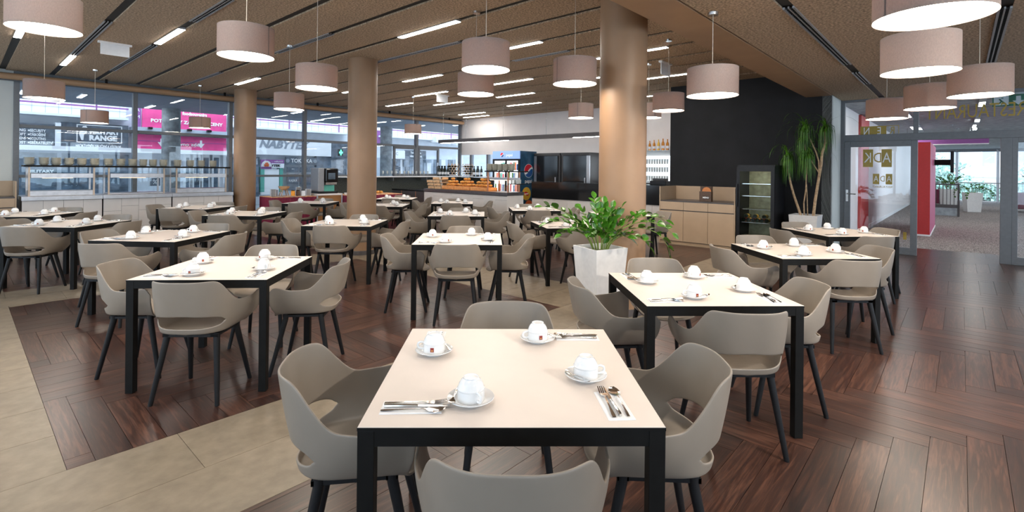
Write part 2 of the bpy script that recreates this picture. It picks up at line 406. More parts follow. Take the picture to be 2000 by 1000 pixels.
for nm, lb, a, n, fn in (('wall_rear', 'unseen wall behind the camera with grey posts, glazing added for fill daylight', -6, 10, lambda x0, x1, d0, d1, z0, z1: B(d0, d1, x0, x1, z0, z1)),  # rear glazing is out of view, added to let in fill daylight
                     ('wall_right', 'glazed wall on the right side of the restaurant', 0, 8, lambda x0, x1, d0, d1, z0, z1: B(x0, x1, d0, d1, z0, z1))):
    t = room(nm, lb, 'wall', -4, -6, kind='structure'); L = 20.5 if nm == 'wall_rear' else PG+4
    top = HC+.1 if nm == 'wall_rear' else HB+.02
    fn(0, L, -.1, 0, 0, .35).obj('dado', M['white'], t); fn(0, L, -.1, 0, top-.25, top).obj('header', M['white'], t)
    for k in range(n+1): fn(L*k/n-.04, L*k/n+.04, -.1, 0, .35, top-.25).obj('post', M['alu'], t)
    fn(0, L, -.06, -.05, .35, top-.25).obj('pane', M['glass'], t)
rbox('baseboard_black', 'dark baseboard under the black wall', 'baseboard', PK-.015, PK, 1.95, 4.95, 0, .08, M['fdark'])

# round columns
for q, lb in ((13.3, 'round taupe column beside the steel buffet counter'), (7.9, 'round taupe column in the middle of the dining room'), (2.72, 'large round taupe column behind the leafy white planter')):
    t = room('column', lb, 'column', 4.8, q, kind='structure')
    MB().lathe([(.25, 0), (.25, HC)], 64).obj('shaft', M['brown'], t, smooth=True)
    MB().lathe([(.256, .0), (.256, .07), (.251, .075)], 64).obj('base_ring', M['lamd'], t, smooth=True)

# window wall: posts, transoms, panes
wn = 1
MP = [.80, 2.78, 4.84, 6.86, 8.90, 10.94, 13.02]
for i in range(6):
    a, b = MP[i], MP[i+1]
    t = room('window_%d' % (i+1), 'tall %s bay of the shopfront window wall' % ['first', 'second', 'third', 'fourth', 'fifth', 'sixth'][i], 'window', a, W, kind='structure')
    L = b-a
    B(-.045, .045, -.06, .08, 0, HC).obj('mullion', M['alu'], t, bevel=.004)
    B(.045, L-.045, -.03, .05, 2.27, 2.34).obj('transom', M['alu'], t, bevel=.004)
    B(.045, L-.045, -.03, .05, HC-.07, HC).obj('head_rail', M['alu'], t)
    B(.045, L-.045, -.03, .05, 0, .10).obj('bottom_rail', M['alu'], t)
    B(.045, L-.045, .01, .018, 2.34, HC-.07).obj('pane', M['glass'], t)
    if i < 4:
        B(.045, L-.045, -.03, .05, 1.235, 1.295).obj('transom', M['alu'], t, bevel=.004)
        B(.045, L-.045, .01, .018, 1.295, 2.27).obj('pane', M['glass'], t)
        B(.045, L-.045, .01, .018, .10, 1.235).obj('pane', M['glass'], t)
    else:
        B(.045, L-.045, -.03, .05, 1.17, 1.25).obj('transom', M['alu'], t)
        B(.045, L-.045, .01, .018, 1.25, 2.27).obj('pane', M['glass'], t)
        B(.045, L-.045, 0, .03, .10, 1.17).obj('infill_panel', M['alu'], t)
        xo = L-.045-.95 if i == 4 else .045
        s = MB()
        for r in ((xo, xo+.07, 1.25, 2.27), (xo+.88, xo+.95, 1.25, 2.27), (xo, xo+.95, 1.25, 1.33), (xo, xo+.95, 2.19, 2.27)): s.box(r[0], r[1], -.07, .0, r[2], r[3])
        so = s.obj('casement_sash', M['alu'], t)
        B(xo+.83 if i == 5 else xo+.02, xo+.86 if i == 5 else xo+.05, -.13, -.07, 1.60, 1.74).obj('handle', M['chrome'], so)
B(-.03, .03, -.06, .08, 0, HC).obj('mullion', M['alu'], t, loc=(13.02-MP[5], 0, 0))
# taupe pipe along the window head
t = room('heating_pipe', 'long taupe pipe running under the ceiling along the windows', 'pipe', -1, 14.15, 3.27)
MB().tube([(0, 0, 0), (13.9, 0, 0)], .065, 16).obj('pipe_run', M['beam'], t, smooth=True)
for x in (3.2, 5.6, 8.1, 10.6, 13.2): B(x-.02, x+.02, -.025, .025, .0, .15).obj('hanger', M['bmetal'], t)
MB().tube([(0, .12, -.06), (13.9, .12, -.06)], .018, 8).obj('thin_pipe', M['alu'], t, smooth=True)

# ceiling strip lights and air diffusers (in the slots)
def strip_light(p, q, ln=1.28, lab='', hi=True):
    if hi:
        k = min(SP, key=lambda s: abs(s-p))
        t = room('ceiling_light', lab, 'ceiling light', k, q, HC, group='strip lights in the high ceiling')
        B(-.047, .047, 0, ln, -.012, .02).obj('frame', M['grille'], t); B(-.042, .042, .01, ln-.01, -.016, -.011).obj('diffuser', M['strip'], t)
    else:
        k = min(RQ, key=lambda s: abs(s-q))
        t = room('ceiling_light', lab, 'ceiling light', p, k, HB, group='strip lights in the low ceiling')
        B(0, ln, -.047, .047, -.012, .02).obj('frame', M['grille'], t); B(.01, ln-.01, -.042, .042, -.016, -.011).obj('diffuser', M['strip'], t)
def ceil_pt(u, v, h):
    du, dv = u-1000, v-332; a, b = du*C6+dv*S6, -du*S6+dv*C6
    Y = (1.5-h)*975/b; X = a/975*Y
    return .669*X+.743*Y, -.743*X+.669*Y
LT = [(133, 106, 'short lit strip above the left window, first slot'), (48, 40, 'lit strip in the upper left corner over the big lampshade'), (353, 55, 'lit strip between the two big left pendant lamps'),
      (500, 151, 'lit strip left of the middle column near the windows'), (897, 40, 'long bright lit strip above the middle of the room'), (728, 171, 'lit strip just behind the middle column top'),
      (862, 145, 'lit strip right of the middle column'), (805, 200, 'lit strip by the small pendant near the windows'), (875, 178, 'lit strip beside the blank exit sign box'),
      (907, 198, 'lit strip just below the blank exit sign box'), (1060, 81, 'lit strip right of the front middle pendant'), (1040, 153, 'lit strip between the middle pendants, upper one'),
      (1046, 181, 'lit strip between the middle pendants, lower one'), (948, 219, 'short lit strip close to the back wall corner'), (955, 225, 'last lit strip at the back wall corner'),
      (1059, 200, 'lit strip over the drinks fridge'), (1305, 91, 'lit strip behind the right column top'), (1342, 142, 'lit strip behind the pendant by the black wall'),
      (1278, 185, 'small lit strip at the bar niche'), (1240, 134, 'lit strip hidden mostly by the right column')]
used = {}
for u, v, lb in LT:
    p, q = ceil_pt(u, v, HC)
    k = min(SP, key=lambda s: abs(s-p)); used.setdefault(round(k, 2), []).append(q)
    if q > 13.1: q = 13.05
    strip_light(p, q, 1.28, lb)
for k in SP[:8]:       # fittings behind and over the camera
    strip_light(k, 3.6, 1.28, 'lit strip in the high ceiling above the viewpoint')
for x, q, lb in ((3.05, 1.14, 'lit strip in the low ceiling over the second right table'), (2.9, -.27, 'lit strip of the low ceiling above the big right pendant'), (9.6, -1.7, 'lit strip of the low ceiling right of the glass door'), (0, -1.7, 'lit strip of the low ceiling behind the viewpoint'), (0, 1.14, 'lit strip of the low ceiling right above the viewpoint')):
    strip_light(x, q, 1.28, lb, False)
def vent(p, q, ln, lab, hi=True):
    t = room('ceiling_vent', lab, 'air diffuser', p, q, HC if hi else HB)
    def bb(x0, x1, y0, y1, z0, z1): return B(x0, x1, y0, y1, z0, z1) if hi else B(y0, y1, x0, x1, z0, z1)
    bb(-.048, -.030, 0, ln, -.010, .01).obj('side_rail', M['grille'], t); bb(.030, .048, 0, ln, -.010, .01).obj('side_rail', M['grille'], t)
    bb(-.006, .006, 0, ln, -.006, .01).obj('centre_rail', M['grille'], t)
    s = MB(); y = .03
    while y < ln-.02: s.v += []; b_ = bb(-.03, .03, y, y+.008, -.004, .008); s.add(b_.v, b_.f); y += .05
    o = s.obj('louvre_bars', M['slot'], t); o['kind'] = 'stuff'
for (u0, v0), (u1, v1), lb in (((120, 105), (208, 42), 'grey slot diffuser between first lit strip and big lamp'), ((205, 136), (290, 87), 'grey slot diffuser beside the blank hanging sign'), ((375, 42), (455, 0), 'grey slot diffuser at the top beyond the second lit strip'),
        ((348, 164), (424, 140), 'thin slot diffuser over the second window'), ((539, 103), (647, 66), 'thin slot diffuser above the left pendants'), ((730, 122), (900, 82), 'long thin slot diffuser right of the middle column'), ((1000, 118), (1110, 99), 'thin slot diffuser between pendants in the middle')):
    p, q = ceil_pt(u0, v0, HC); p1, q1 = ceil_pt(u1, v1, HC)
    vent(min(SP, key=lambda s: abs(s-p)), min(q, q1), abs(q-q1), lb)
for (u0, v0), (u1, v1), lb in (((1540, 15), (1655, 126), 'long grey slot diffuser in the low ceiling'), ((1664, 143), (1690, 164), 'short grey slot diffuser in the low ceiling near the glass wall'), ((1965, 15), (1930, 125), 'grey slot diffuser at right of the low ceiling')):
    p, q = ceil_pt(u0, v0, HB); p1, q1 = ceil_pt(u1, v1, HB)
    vent(min(p, p1), min(RQ, key=lambda s: abs(s-q)), abs(p-p1), lb, False)

# ============================================================ GLASS PARTITION + FOYER
pt = room('partition_1', 'grey framed glass partition between restaurant and foyer', 'glass partition', PG, 1.80, kind='structure')
def fr(y0, y1, z0, z1, nm='frame_bar', x0=-.04, x1=.05, m='alu'): return B(x0, x1, -y0, -y1, z0, z1).obj(nm, M[m], pt, bevel=.004)
fr(0, .07, 0, HB+.02, 'post'); fr(.07, 8, HB-.05, HB+.02); fr(.07, 8, 2.13, 2.26)
fr(1.13, 1.21, 2.26, HB-.05, 'post'); fr(2.29, 2.43, 0, 2.13, 'post'); fr(4.6, 4.7, 0, HB, 'post')
B(0, .01, -.07, -1.13, 2.26, HB-.05).obj('pane', M['glass'], pt); B(0, .01, -1.21, -4.6, 2.26, HB-.05).obj('pane', M['glass'], pt)
fr(2.43, 4.6, 0, .13); fr(2.43, 2.5, .13, 2.13, 'stile'); fr(2.5, 4.6, 2.05, 2.13); B(0, .01, -2.5, -4.6, .13, 2.05).obj('pane', M['glass'], pt)
B(0, .01, -4.7, -7.8, 0, HB-.05).obj('pane', M['glass'], pt)
dr = room('door_1', 'closed grey framed glass door leaf left of the open doorway', 'door', PG-.03, 1.73, kind='structure')
for n, a in (('stile', (0, .10, 0, 2.13)), ('stile', (1.03, 1.13, 0, 2.13)), ('top_rail', (.10, 1.03, 2.02, 2.13)), ('bottom_rail', (.10, 1.03, 0, .13))):
    B(-.03, .03, -a[0], -a[1], a[2], a[3]).obj(n, M['alu'], dr, bevel=.004)
B(-.004, .004, -.10, -1.03, .13, 2.02).obj('pane', M['glass'], dr)
h = B(-.045, -.03, -.03, -.07, .95, 1.18).obj('lock_plate', M['chrome'], dr)
MB().tube([(-.04, -.05, 1.10), (-.10, -.05, 1.10), (-.10, -.20, 1.10)], .011, 8).obj('lever', M['chrome'], h, smooth=True)
RW = (PI/2, 0, RZ+PI/2+PI)   # upright text facing -p
def ptext(s, size, dq, z, m='gold', parent=None, sx=1, dp=-.012, name='lettering', mirror=True, align='CENTER', bold=0, ext=.001):
    o = text(name, s, size, (dp, dq, z), (PI/2, 0, -PI/2), M[m], parent, ext, align, -sx if mirror else sx, 0, bold)
    return o
ptext('A RESTAURANT', .34, -2.05, 2.60, 'gold', pt, .62)
# logo squares on the glass
for (x, z, s, ch, filled) in ((.32, 2.32, .2, 'N', 1), (.52, 2.32, .2, 'E', 1), (.72, 2.32, .2, 'R', 0)):
    o = MB(); 
    if filled: o.box(-.008, -.006, -x-s, -x, z-.1, z+.1)
    else:
        for r in ((x, x+s, z+.09, z+.1), (x, x+s, z-.1, z-.09), (x, x+.01, z-.1, z+.1), (x+s-.01, x+s, z-.1, z+.1)): o.box(-.008, -.006, -r[1], -r[0], r[2], r[3])
    o.obj('logo_square', M['gold'], pt); ptext(ch, .2, -(x+s/2), z, 'wtext' if filled else 'gold', pt, .7)
for (x, z, w_, h_, ch, filled) in ((.55-.18, 1.80, .16, .34, 'K', 1), (.55, 1.80, .10, .34, 'D', 0), (.66, 1.80, .16, .34, 'A', 1), (.53, 1.40, .10, .2, 'A', 1), (.63, 1.40, .10, .2, 'D', 0), (.73, 1.40, .10, .2, 'A', 1)):
    if filled: B(-.008, -.006, -x-w_+.07, -x+.07, z-h_/2, z+h_/2).obj('logo_square', M['gold'], dr)
    ptext(ch, h_*.8, -(x+w_/2)+.07, z, 'wtext' if filled else 'gold', dr, .7)
ptext('RESTAURANT', .055, -.61, 1.25, 'gold', dr, .9)
for par, y in ((dr, .93), (dr, .83), (pt, 2.62), (pt, 2.78)): B(-.012, -.010, -y-.05, -y, .28, .42).obj('gold_marker', M['gold'], par)

# foyer
ff = rbox('floor', 'grey brown carpet floor of the foyer beyond the glass', 'floor', PG-.02, 40, -9, 2.0, -.1, -.004, M['carpet'])
fc = rbox('ceiling', 'grey foyer ceiling with strip lights', 'ceiling', PG+.05, 40, -9, 2.0, HB+.02, HB+.1, M['concrete'])
wf = room('wall_foyer', 'pale side wall of the foyer with a red pilaster', 'wall', PG+.05, 1.9, kind='structure')
B(0, 26, 0, .1, 0, HB+.02).obj('wall_face', M['white'], wf); B(3.0, 4.4, -.06, 0, 0, HB).obj('pilaster', M['red'], wf)
B(5, 26, -.02, 0, 0, .1).obj('skirting', M['wtext'], wf)
n_ = 0
for q, ps in ((1.0, (12.6, 15.4, 20)), (-.3, (13.6, 17.8, 21, 25, 31)), (-1.7, (12.8, 16.5, 20.5, 26, 32)), (-3.2, (14, 19, 24, 30))):
    for p in ps:
        n_ += 1
        t = room('foyer_light', 'lit strip in the foyer ceiling', 'ceiling light', p, q, HB, group='foyer strip lights')
        B(-.8, 1.7, -.05, .05, -.01, .02).obj('frame', M['grille'], t); B(0, .75, -.045, .045, -.014, -.009).obj('diffuser', M['foyl'], t)
rk = room('red_wall_block', 'tall red and magenta wall block beyond the open doorway', 'wall block', 15.7, .56)
B(0, .02, 0, .34, .04, 2.28).obj('front_face', M['red'], rk); B(.02, 3.3, 0, .34, .04, 2.28).obj('body', M['mag'], rk)
B(-.01, 3.3, -.01, .35, 0, .04).obj('plinth', M['wtext'], rk)
tv = room('wall_tv', 'black screen on a bracket on the side of the magenta block', 'television', 17.6, .55)
B(-.02, .35, -.40, -.33, 1.55, 2.12).obj('screen', M['fdark'], tv, bevel=.005); B(.1, .25, -.33, 0, 1.75, 1.9).obj('bracket', M['bmetal'], tv)
sg = room('hanging_sign', 'purple sign strip hanging from the foyer ceiling', 'sign', 20.5, 1.7, 2.45)
B(0, .06, -2.3, 0, 0, .22).obj('sign_panel', M['purple'], sg); B(-.005, 0, -2.3, 0, -.03, 0).obj('lower_edge', M['wtext'], sg)
for y in (-.4, -1.9): B(.02, .04, y, y+.02, .22, .52).obj('hanger', M['chrome'], sg)
# guard rail
gr = room('guard_rail', 'dark stair guard rail with glass infill in the foyer', 'railing', 23.9, .9)
B(0, .05, -.85, 0, 1.12, 1.17).obj('handrail', M['lamd'], gr); B(0, .05, -.85, 0, .30, .42).obj('lower_band', M['lamd'], gr)
B(0, 3, -.85, -.80, 1.12, 1.17).obj('side_handrail', M['lamd'], gr); B(0, .04, -.86, -.80, 0, 1.12).obj('post', M['lamd'], gr); B(.01, .02, -.8, 0, .02, .3).obj('kick_panel', M['concrete'], gr)
for k in range(9): B(.01, .025, -.1*k-.02, -.1*k, .42, 1.12).obj('baluster', M['lamd'], gr)
# far windows + balustrade
fw = room('window_7', 'far glazed wall of the foyer with trees outside', 'window', 38.6, 1.9, kind='structure')
for k in range(8):
    B(-.05, .05, -k*1.7-.06, -k*1.7+.06, 0, HB).obj('mullion', M['facade'] if k else M['alu'], fw)
B(-.05, .05, -12, 0, 2.80, HB+.02).obj('head_rail', M['alu'], fw); B(0, .01, -12, 0, 0, 2.8).obj('pane', M['glass'], fw)
bl = room('balustrade', 'long thin metal balustrade before the far foyer windows', 'railing', 38.2, 1.9)
B(-.02, .02, -11, 0, 1.02, 1.07).obj('handrail', M['rail'], bl); 
for k in range(70): B(-.01, .01, -k*.155-.02, -k*.155, .04, 1.02).obj('baluster', M['rail'], bl)
def armchair(p, q, lb):
    t = room('lounge_chair', lb, 'armchair', p, q, group='maroon lounge chairs in the foyer')
    B(-.4, .4, -.4, .4, .12, .42).obj('seat', M['maroon'], t, bevel=.04); B(-.45, -.28, -.42, .42, .12, .80).obj('arm', M['maroon'], t, bevel=.05)
    B(.28, .45, -.42, .42, .12, .62).obj('arm', M['maroon'], t, bevel=.05); B(-.4, .4, .3, .46, .12, .82).obj('backrest', M['maroon'], t, bevel=.05)
    for x in (-.35, .35):
        for y in (-.35, .35): MB().lathe([(.02, 0), (.02, .12)], 8, (x, y, 0)).obj('leg', M['chrome'], t)
armchair(29.4, -1.9, 'maroon lounge chair at the right end of the foyer'); armchair(31.5, 1.1, 'maroon lounge chair behind the stair guard rail')

# ============================================================ PLANTS
def leaf_mesh(name, L, Wd_, m, fold=.25, n=5):
    mb = MB(); vs = []; fs = []
    for i in range(n+1):
        t = i/n; wd = Wd_/2*(math.sin(PI*min(1, t*.97+.03))**.75)*(1-.15*t); z = -.12*L*t*t
        vs += [(L*t, -wd, z+wd*fold), (L*t, 0, z), (L*t, wd, z+wd*fold)]
    for i in range(n): b = i*3; fs += [(b, b+3, b+4, b+1), (b+1, b+4, b+5, b+2)]
    mb.add(vs, fs); me = mb.mesh(name, m, True); return me
LEAF = [leaf_mesh('leaf', .095, .066, M['leaf'], .3), leaf_mesh('leaf', .082, .058, M['leaf'], .3)]
def orient(x, up):
    x = x.normalized(); y = up.cross(x)
    if y.length < 1e-3: y = Vector((0, 1, 0))
    y.normalize(); z = x.cross(y)
    return Matrix((x, y, z)).transposed().to_4x4()
def square_pot(t, s0, s1, h, rz, m=M['pot']):
    mb = MB(); a, b = s0/2, s1/2; c = b-.012; d = b-.02
    vs = [(-a,-a,0),(a,-a,0),(a,a,0),(-a,a,0),(-b,-b,h),(b,-b,h),(b,b,h),(-b,b,h),(-c,-c,h),(c,-c,h),(c,c,h),(-c,c,h),(-d,-d,h-.08),(d,-d,h-.08),(d,d,h-.08),(-d,d,h-.08)]
    fs = [(3,2,1,0)]
    for k in range(0, 12, 4):
        for i in range(4): j = (i+1) % 4; fs.append((k+i, k+j, k+4+j, k+4+i))
    mb.add(vs, fs).xf(Matrix.Rotation(rz, 4, 'Z')); mb.obj('pot', m, t, bevel=.003)
    MB().box(-d, d, -d, d, h-.085, h-.06).xf(Matrix.Rotation(rz, 4, 'Z')).obj('soil', M['soil'], t)
def zz(t, h, stems, seed, individual=True, down=False):
    rnd = random.Random(seed); lv = MB()
    for si, (ang, ln, lean) in enumerate(stems):
        d = Vector((math.cos(ang), math.sin(ang), 0)); p = Vector((d.x*.06, d.y*.06, h-.07)); pts = [p.copy()]
        el = PI/2-.12; n = 10
        for i in range(n):
            el -= lean/n*(1+.5*i/n)
            p = p+(d*math.cos(el)+Vector((0, 0, math.sin(el))))*ln/n; pts.append(p.copy())
        MB().tube(pts, [.0075-.005*i/n for i in range(n+1)], 6).obj('stem', M['stem'], t, smooth=True)
        for i in range(3, n+1):
            dr_ = (pts[i]-pts[i-1]).normalized(); side = dr_.cross(Vector((0, 0, 1)))
            if side.length < .1: side = Vector((1, 0, 0))
            side.normalize(); upv = side.cross(dr_)
            for sgn in ((1, -1) if i < n else (0,)):
                if sgn and i in (3, 4) and rnd.random() < .5: continue
                dd = dr_*rnd.uniform(.5, 1.0)+side*sgn*rnd.uniform(.6, .9)+upv*rnd.uniform(-.1, .7) if sgn else dr_
                mtx = Matrix.Translation(pts[i]) @ orient(dd, upv if upv.z > 0 else -upv) @ Matrix.Rotation(rnd.uniform(-.9, .9), 4, 'X') @ Matrix.Scale(rnd.uniform(.8, 1.15), 4)
                if individual:
                    o = bpy.data.objects.new('leaf', LEAF[i % 2]); COL.objects.link(o); o.parent = t; o.matrix_local = mtx
                else:
                    me = LEAF[i % 2]; lv.add([mtx @ v.co for v in me.vertices], [tuple(p_.vertices) for p_ in me.polygons])
    if not individual:
        o = lv.obj('foliage', M['leaf'], t, smooth=True); o['kind'] = 'stuff'
t = thing('potted_plant', 'tall white square planter with glossy green arching plant before the column', 'plant', (.865, 4.86, 0))
square_pot(t, .27, .375, .765, math.radians(28))
st = []
for (deg, ln, lean) in ((180, .74, 1.15), (168, .62, 1.45), (205, .50, 1.5), (150, .50, 1.0), (120, .5, .7), (95, .56, .35), (70, .50, .30), (45, .46, .3), (28, .50, .5), (15, .60, 1.1), (2, .78, 1.5), (-12, .80, 1.75), (-30, .55, 1.9), (-55, .44, 1.5), (-85, .42, 1.2), (-115, .44, 1.3), (228, .48, 1.2), (350, .86, 2.3)):
    st.append((math.radians(deg), ln, lean))
zz(t, .765, st, 3)
def foyer_plant(p, q, lb, sc=1.0, hang=2.4):
    t = room('potted_plant', lb, 'plant', p, q); square_pot(t, .42, .52, .78*sc, .3)
    zz(t, .78*sc, [(a*2*PI/11, .85, hang*(.6+.4*(a % 3)/2)) for a in range(11)], 5+int(p), False)
foyer_plant(27.5, -.33, 'white foyer planter with trailing green plant', 1.0, 2.6)
foyer_plant(29.2, .42, 'white foyer planter behind the guard rail', 1.1, 1.2); foyer_plant(26.8, -2.3, 'foyer planter at the right edge', 1.1, 1.4)
# strap-leaved palm beside the fridge
t = room('tall_potted_palm', 'tall multi-stem strap-leaved plant in white square pot by black wall', 'plant', 10.42, 2.12)
square_pot(t, .36, .46, .74, 0)
rnd = random.Random(11)
def tuft(c, n, L, nm='foliage'):
    mb = MB()
    for i in range(n):
        a = rnd.uniform(0, 2*PI); wild = i % 9 == 0; el = rnd.uniform(.5, 1.45) if wild else rnd.uniform(.2, 1.3); ln = L*rnd.uniform(.6, 1.1)*(1.05 if wild else 1); p = Vector(c)-Vector((0, 0, rnd.uniform(0, .10))); d = Vector((math.cos(a), math.sin(a), 0)); w_ = .010
        side = Vector((-d.y, d.x, 0)); vs = []; fs = []
        for k in range(8):
            vs += [p-side*w_*(1-k/8.2), p+side*w_*(1-k/8.2)]
            p = p+(d*math.cos(el)+Vector((0, 0, math.sin(el))))*ln*(.07 if k < 2 and not wild else .165); p.x = min(p.x, .40)
            el -= rnd.uniform(.30, .45) if wild else rnd.uniform(.75, 1.0)
            el = max(el, -1.52)
        for k in range(7): fs.append((2*k, 2*k+1, 2*k+3, 2*k+2))
        mb.add(vs, fs)
    o = mb.obj(nm, M['dleaf'], t); o['kind'] = 'stuff'
# local frame: -y is to the right in the picture, -x toward the camera
stm = [([(0, .06, .66), (0, .12, .85), (0, .20, 1.10), (0, .25, 1.30), (0, .30, 1.55), (0, .31, 1.80)], .024), ([(0, .02, .66), (.0, .03, .95), (.0, .0, 1.2), (0, -.01, 1.6), (0, -.01, 1.85)], .013), ([(.02, -.03, .66), (.02, -.02, 1.0), (.0, -.01, 1.3)], .010),
       ([(0, -.12, .66), (0, -.15, 1.0), (0, -.21, 1.45), (0, -.24, 1.66), (0, -.25, 1.85), (0, -.30, 2.05), (0, -.30, 2.33)], .026), ([(0, -.21, 1.50), (0, -.20, 1.72), (0, -.15, 1.9), (0, -.06, 2.12), (.0, .03, 2.36)], .014), ([(0, -.21, 1.50), (-.02, -.12, 1.66), (-.03, .0, 1.90), (-.03, .04, 2.12)], .010)]
for pts, r in stm: MB().tube(pts, [r*(1-.35*i/(len(pts)-1)) for i in range(len(pts))], 8).obj('trunk', M['trunk'], t, smooth=True)
for c, n_ in (((0, .31, 1.86), 90), ((0, -.01, 1.88), 120), ((0, -.30, 2.36), 80), ((0, .03, 2.38), 80), ((-.03, .05, 2.14), 50)): tuft(c, n_, .60)

# ============================================================ PENDANT LAMPS
t0 = thing('pendant_lamp', 'x', 'pendant lamp', (0, 0, 0), 0, 'taupe drum pendant lamps')
rr, hh = .22, .25
MB().lathe([(rr, 0), (rr, hh)], 64).obj('lamp_shade', M['shade'], t0, smooth=True)
sh = bpy.data.objects['lamp_shade']; bm = bmesh.new(); bm.from_mesh(sh.data); bmesh.ops.delete(bm, geom=[f for f in bm.faces if len(f.verts) > 8], context='FACES'); bm.to_mesh(sh.data); bm.free()
MB().lathe([(.0, .012), (rr-.004, .012), (rr-.004, .016), (0, .016)], 48).obj('diffuser', M['disc'], t0)
MB().lathe([(.0, hh-.012), (rr-.004, hh-.012), (rr-.004, hh-.008), (0, hh-.008)], 48).obj('top_diffuser', M['inner'], t0)
B(rr-.001, rr+.0012, -.004, .004, 0, hh).obj('shade_seam', M['lamd'], t0)
LK = kids_of(t0)
LAMPS = [(-3.54, 3.77, 2.52, 'HC', 'big drum pendant lamp at the top left corner'), (-6.57, 7.00, 2.43, 'HC', 'second drum pendant lamp from left, before the first window'),
  (-8.36, 9.99, 2.35, 'HC', 'small drum pendant lamp over the MILITARY RANGE sign'), (-7.37, 11.77, 2.41, 'HC', 'small drum pendant lamp before the pink sign'), (-2.30, 4.30, 2.45, 'HC', 'large drum pendant lamp in the upper left middle'),
  (-3.51, 7.84, 2.41, 'HC', 'brownish pendant lamp left of the middle column, lower one'), (-2.18, 5.55, 2.38, 'HC', 'grey pendant lamp left of the middle column, nearer one'), (-2.64, 13.26, 2.43, 'HC', 'tiny far pendant lamp before the fifth window'),
  (-.25, 4.57, 2.41, 'HC', 'front pendant lamp over the centre table'), (-.45, 6.06, 2.41, 'HC', 'pendant lamp just behind the front centre lamp'), (.63, 5.09, 2.38, 'HC', 'pendant lamp left of the right column, upper one'),
  (1.21, 8.84, 2.43, 'HC', 'pendant lamp left of the right column, lower one'), (2.42, 8.89, 2.45, 'HC', 'pendant lamp half hidden behind the right column'), (2.26, 7.25, 2.38, 'HC', 'pendant lamp right of the right column'),
  (1.81, 4.53, 2.19, 'HB', 'large pendant lamp in front of the black wall'), (4.78, 6.38, 2.20, 'HB', 'glowing pendant lamp before the glass door'), (4.45, 5.33, 2.20, 'HB', 'pendant lamp in the middle of the right cluster'),
  (4.13, 4.42, 2.20, 'HB', 'pendant lamp at the right of the right cluster'), (2.80, 3.44, 2.20, 'HB', 'grey pendant lamp below the biggest right one'), (1.87, 2.23, 2.20, 'HB', 'biggest and nearest pendant lamp at the top right')]
def finish_lamp(r, z, ceil, i):
    for c in children(r):
        if c.name.startswith('shade_seam'): c.rotation_euler = (0, 0, math.radians(200+37*i))
    MB().tube([(0, 0, hh-.01), (0, 0, ceil-z-.02)], .0028, 6).obj('cord', M['cord'], r)
    MB().lathe([(.045, ceil-z-.028), (.048, ceil-z-.003)], 24).obj('ceiling_rose', M['chrome'], r, smooth=True)
for i, (x, y, z, c, lb) in enumerate(LAMPS):
    if i == 0: r = t0; r.location = (x, y, z); r['label'] = lb
    else: r = copy_tree(t0, LK, (x, y, z), 0, lb)
    finish_lamp(r, z, HC if c == 'HC' else HB, i)
    ld = bpy.data.lights.new('lamp_bulb', 'POINT'); ld.energy = 4; ld.color = (1, .72, .45); ld.shadow_soft_size = .04
    lo = bpy.data.objects.new('lamp_bulb', ld); COL.objects.link(lo); lo.parent = r; lo.location = (0, 0, .13)

for k, (x, y, ax, ay, en) in enumerate(((3.3, .15, 1.3, 3.2, 200), (4.6, 1.3, 3.0, 4.8, 150))):
    t = thing('ceiling_spotlight', 'black ceiling spotlight above and right of the viewpoint, %s' % ['first', 'second'][k], 'spotlight', (x, y, HB))
    d_ = (Vector((ax, ay, .6))-Vector((x, y, HB-.12))).normalized(); qt = d_.to_track_quat('-Z', 'Y')
    MB().lathe([(.05, 0), (.05, -.02)], 16).obj('base', M['bmetal'], t); MB().tube([(0, 0, -.02), (0, 0, -.1)], .01, 8).obj('stem', M['bmetal'], t)
    o = MB().lathe([(.045, -.06), (.045, .07), (.02, .08)], 20).obj('lamp_head', M['bmetal'], t, smooth=True); o.location = (0, 0, -.14); o.rotation_euler = qt.to_euler()
    ld = bpy.data.lights.new('spot_bulb', 'SPOT'); ld.energy = en; ld.color = (1, .93, .84); ld.spot_size = math.radians(75); ld.spot_blend = .6; ld.shadow_soft_size = .03
    lo = bpy.data.objects.new('spot_bulb', ld); COL.objects.link(lo); lo.parent = t; lo.location = Vector((0, 0, -.14))+d_*.075; lo.rotation_euler = qt.to_euler()
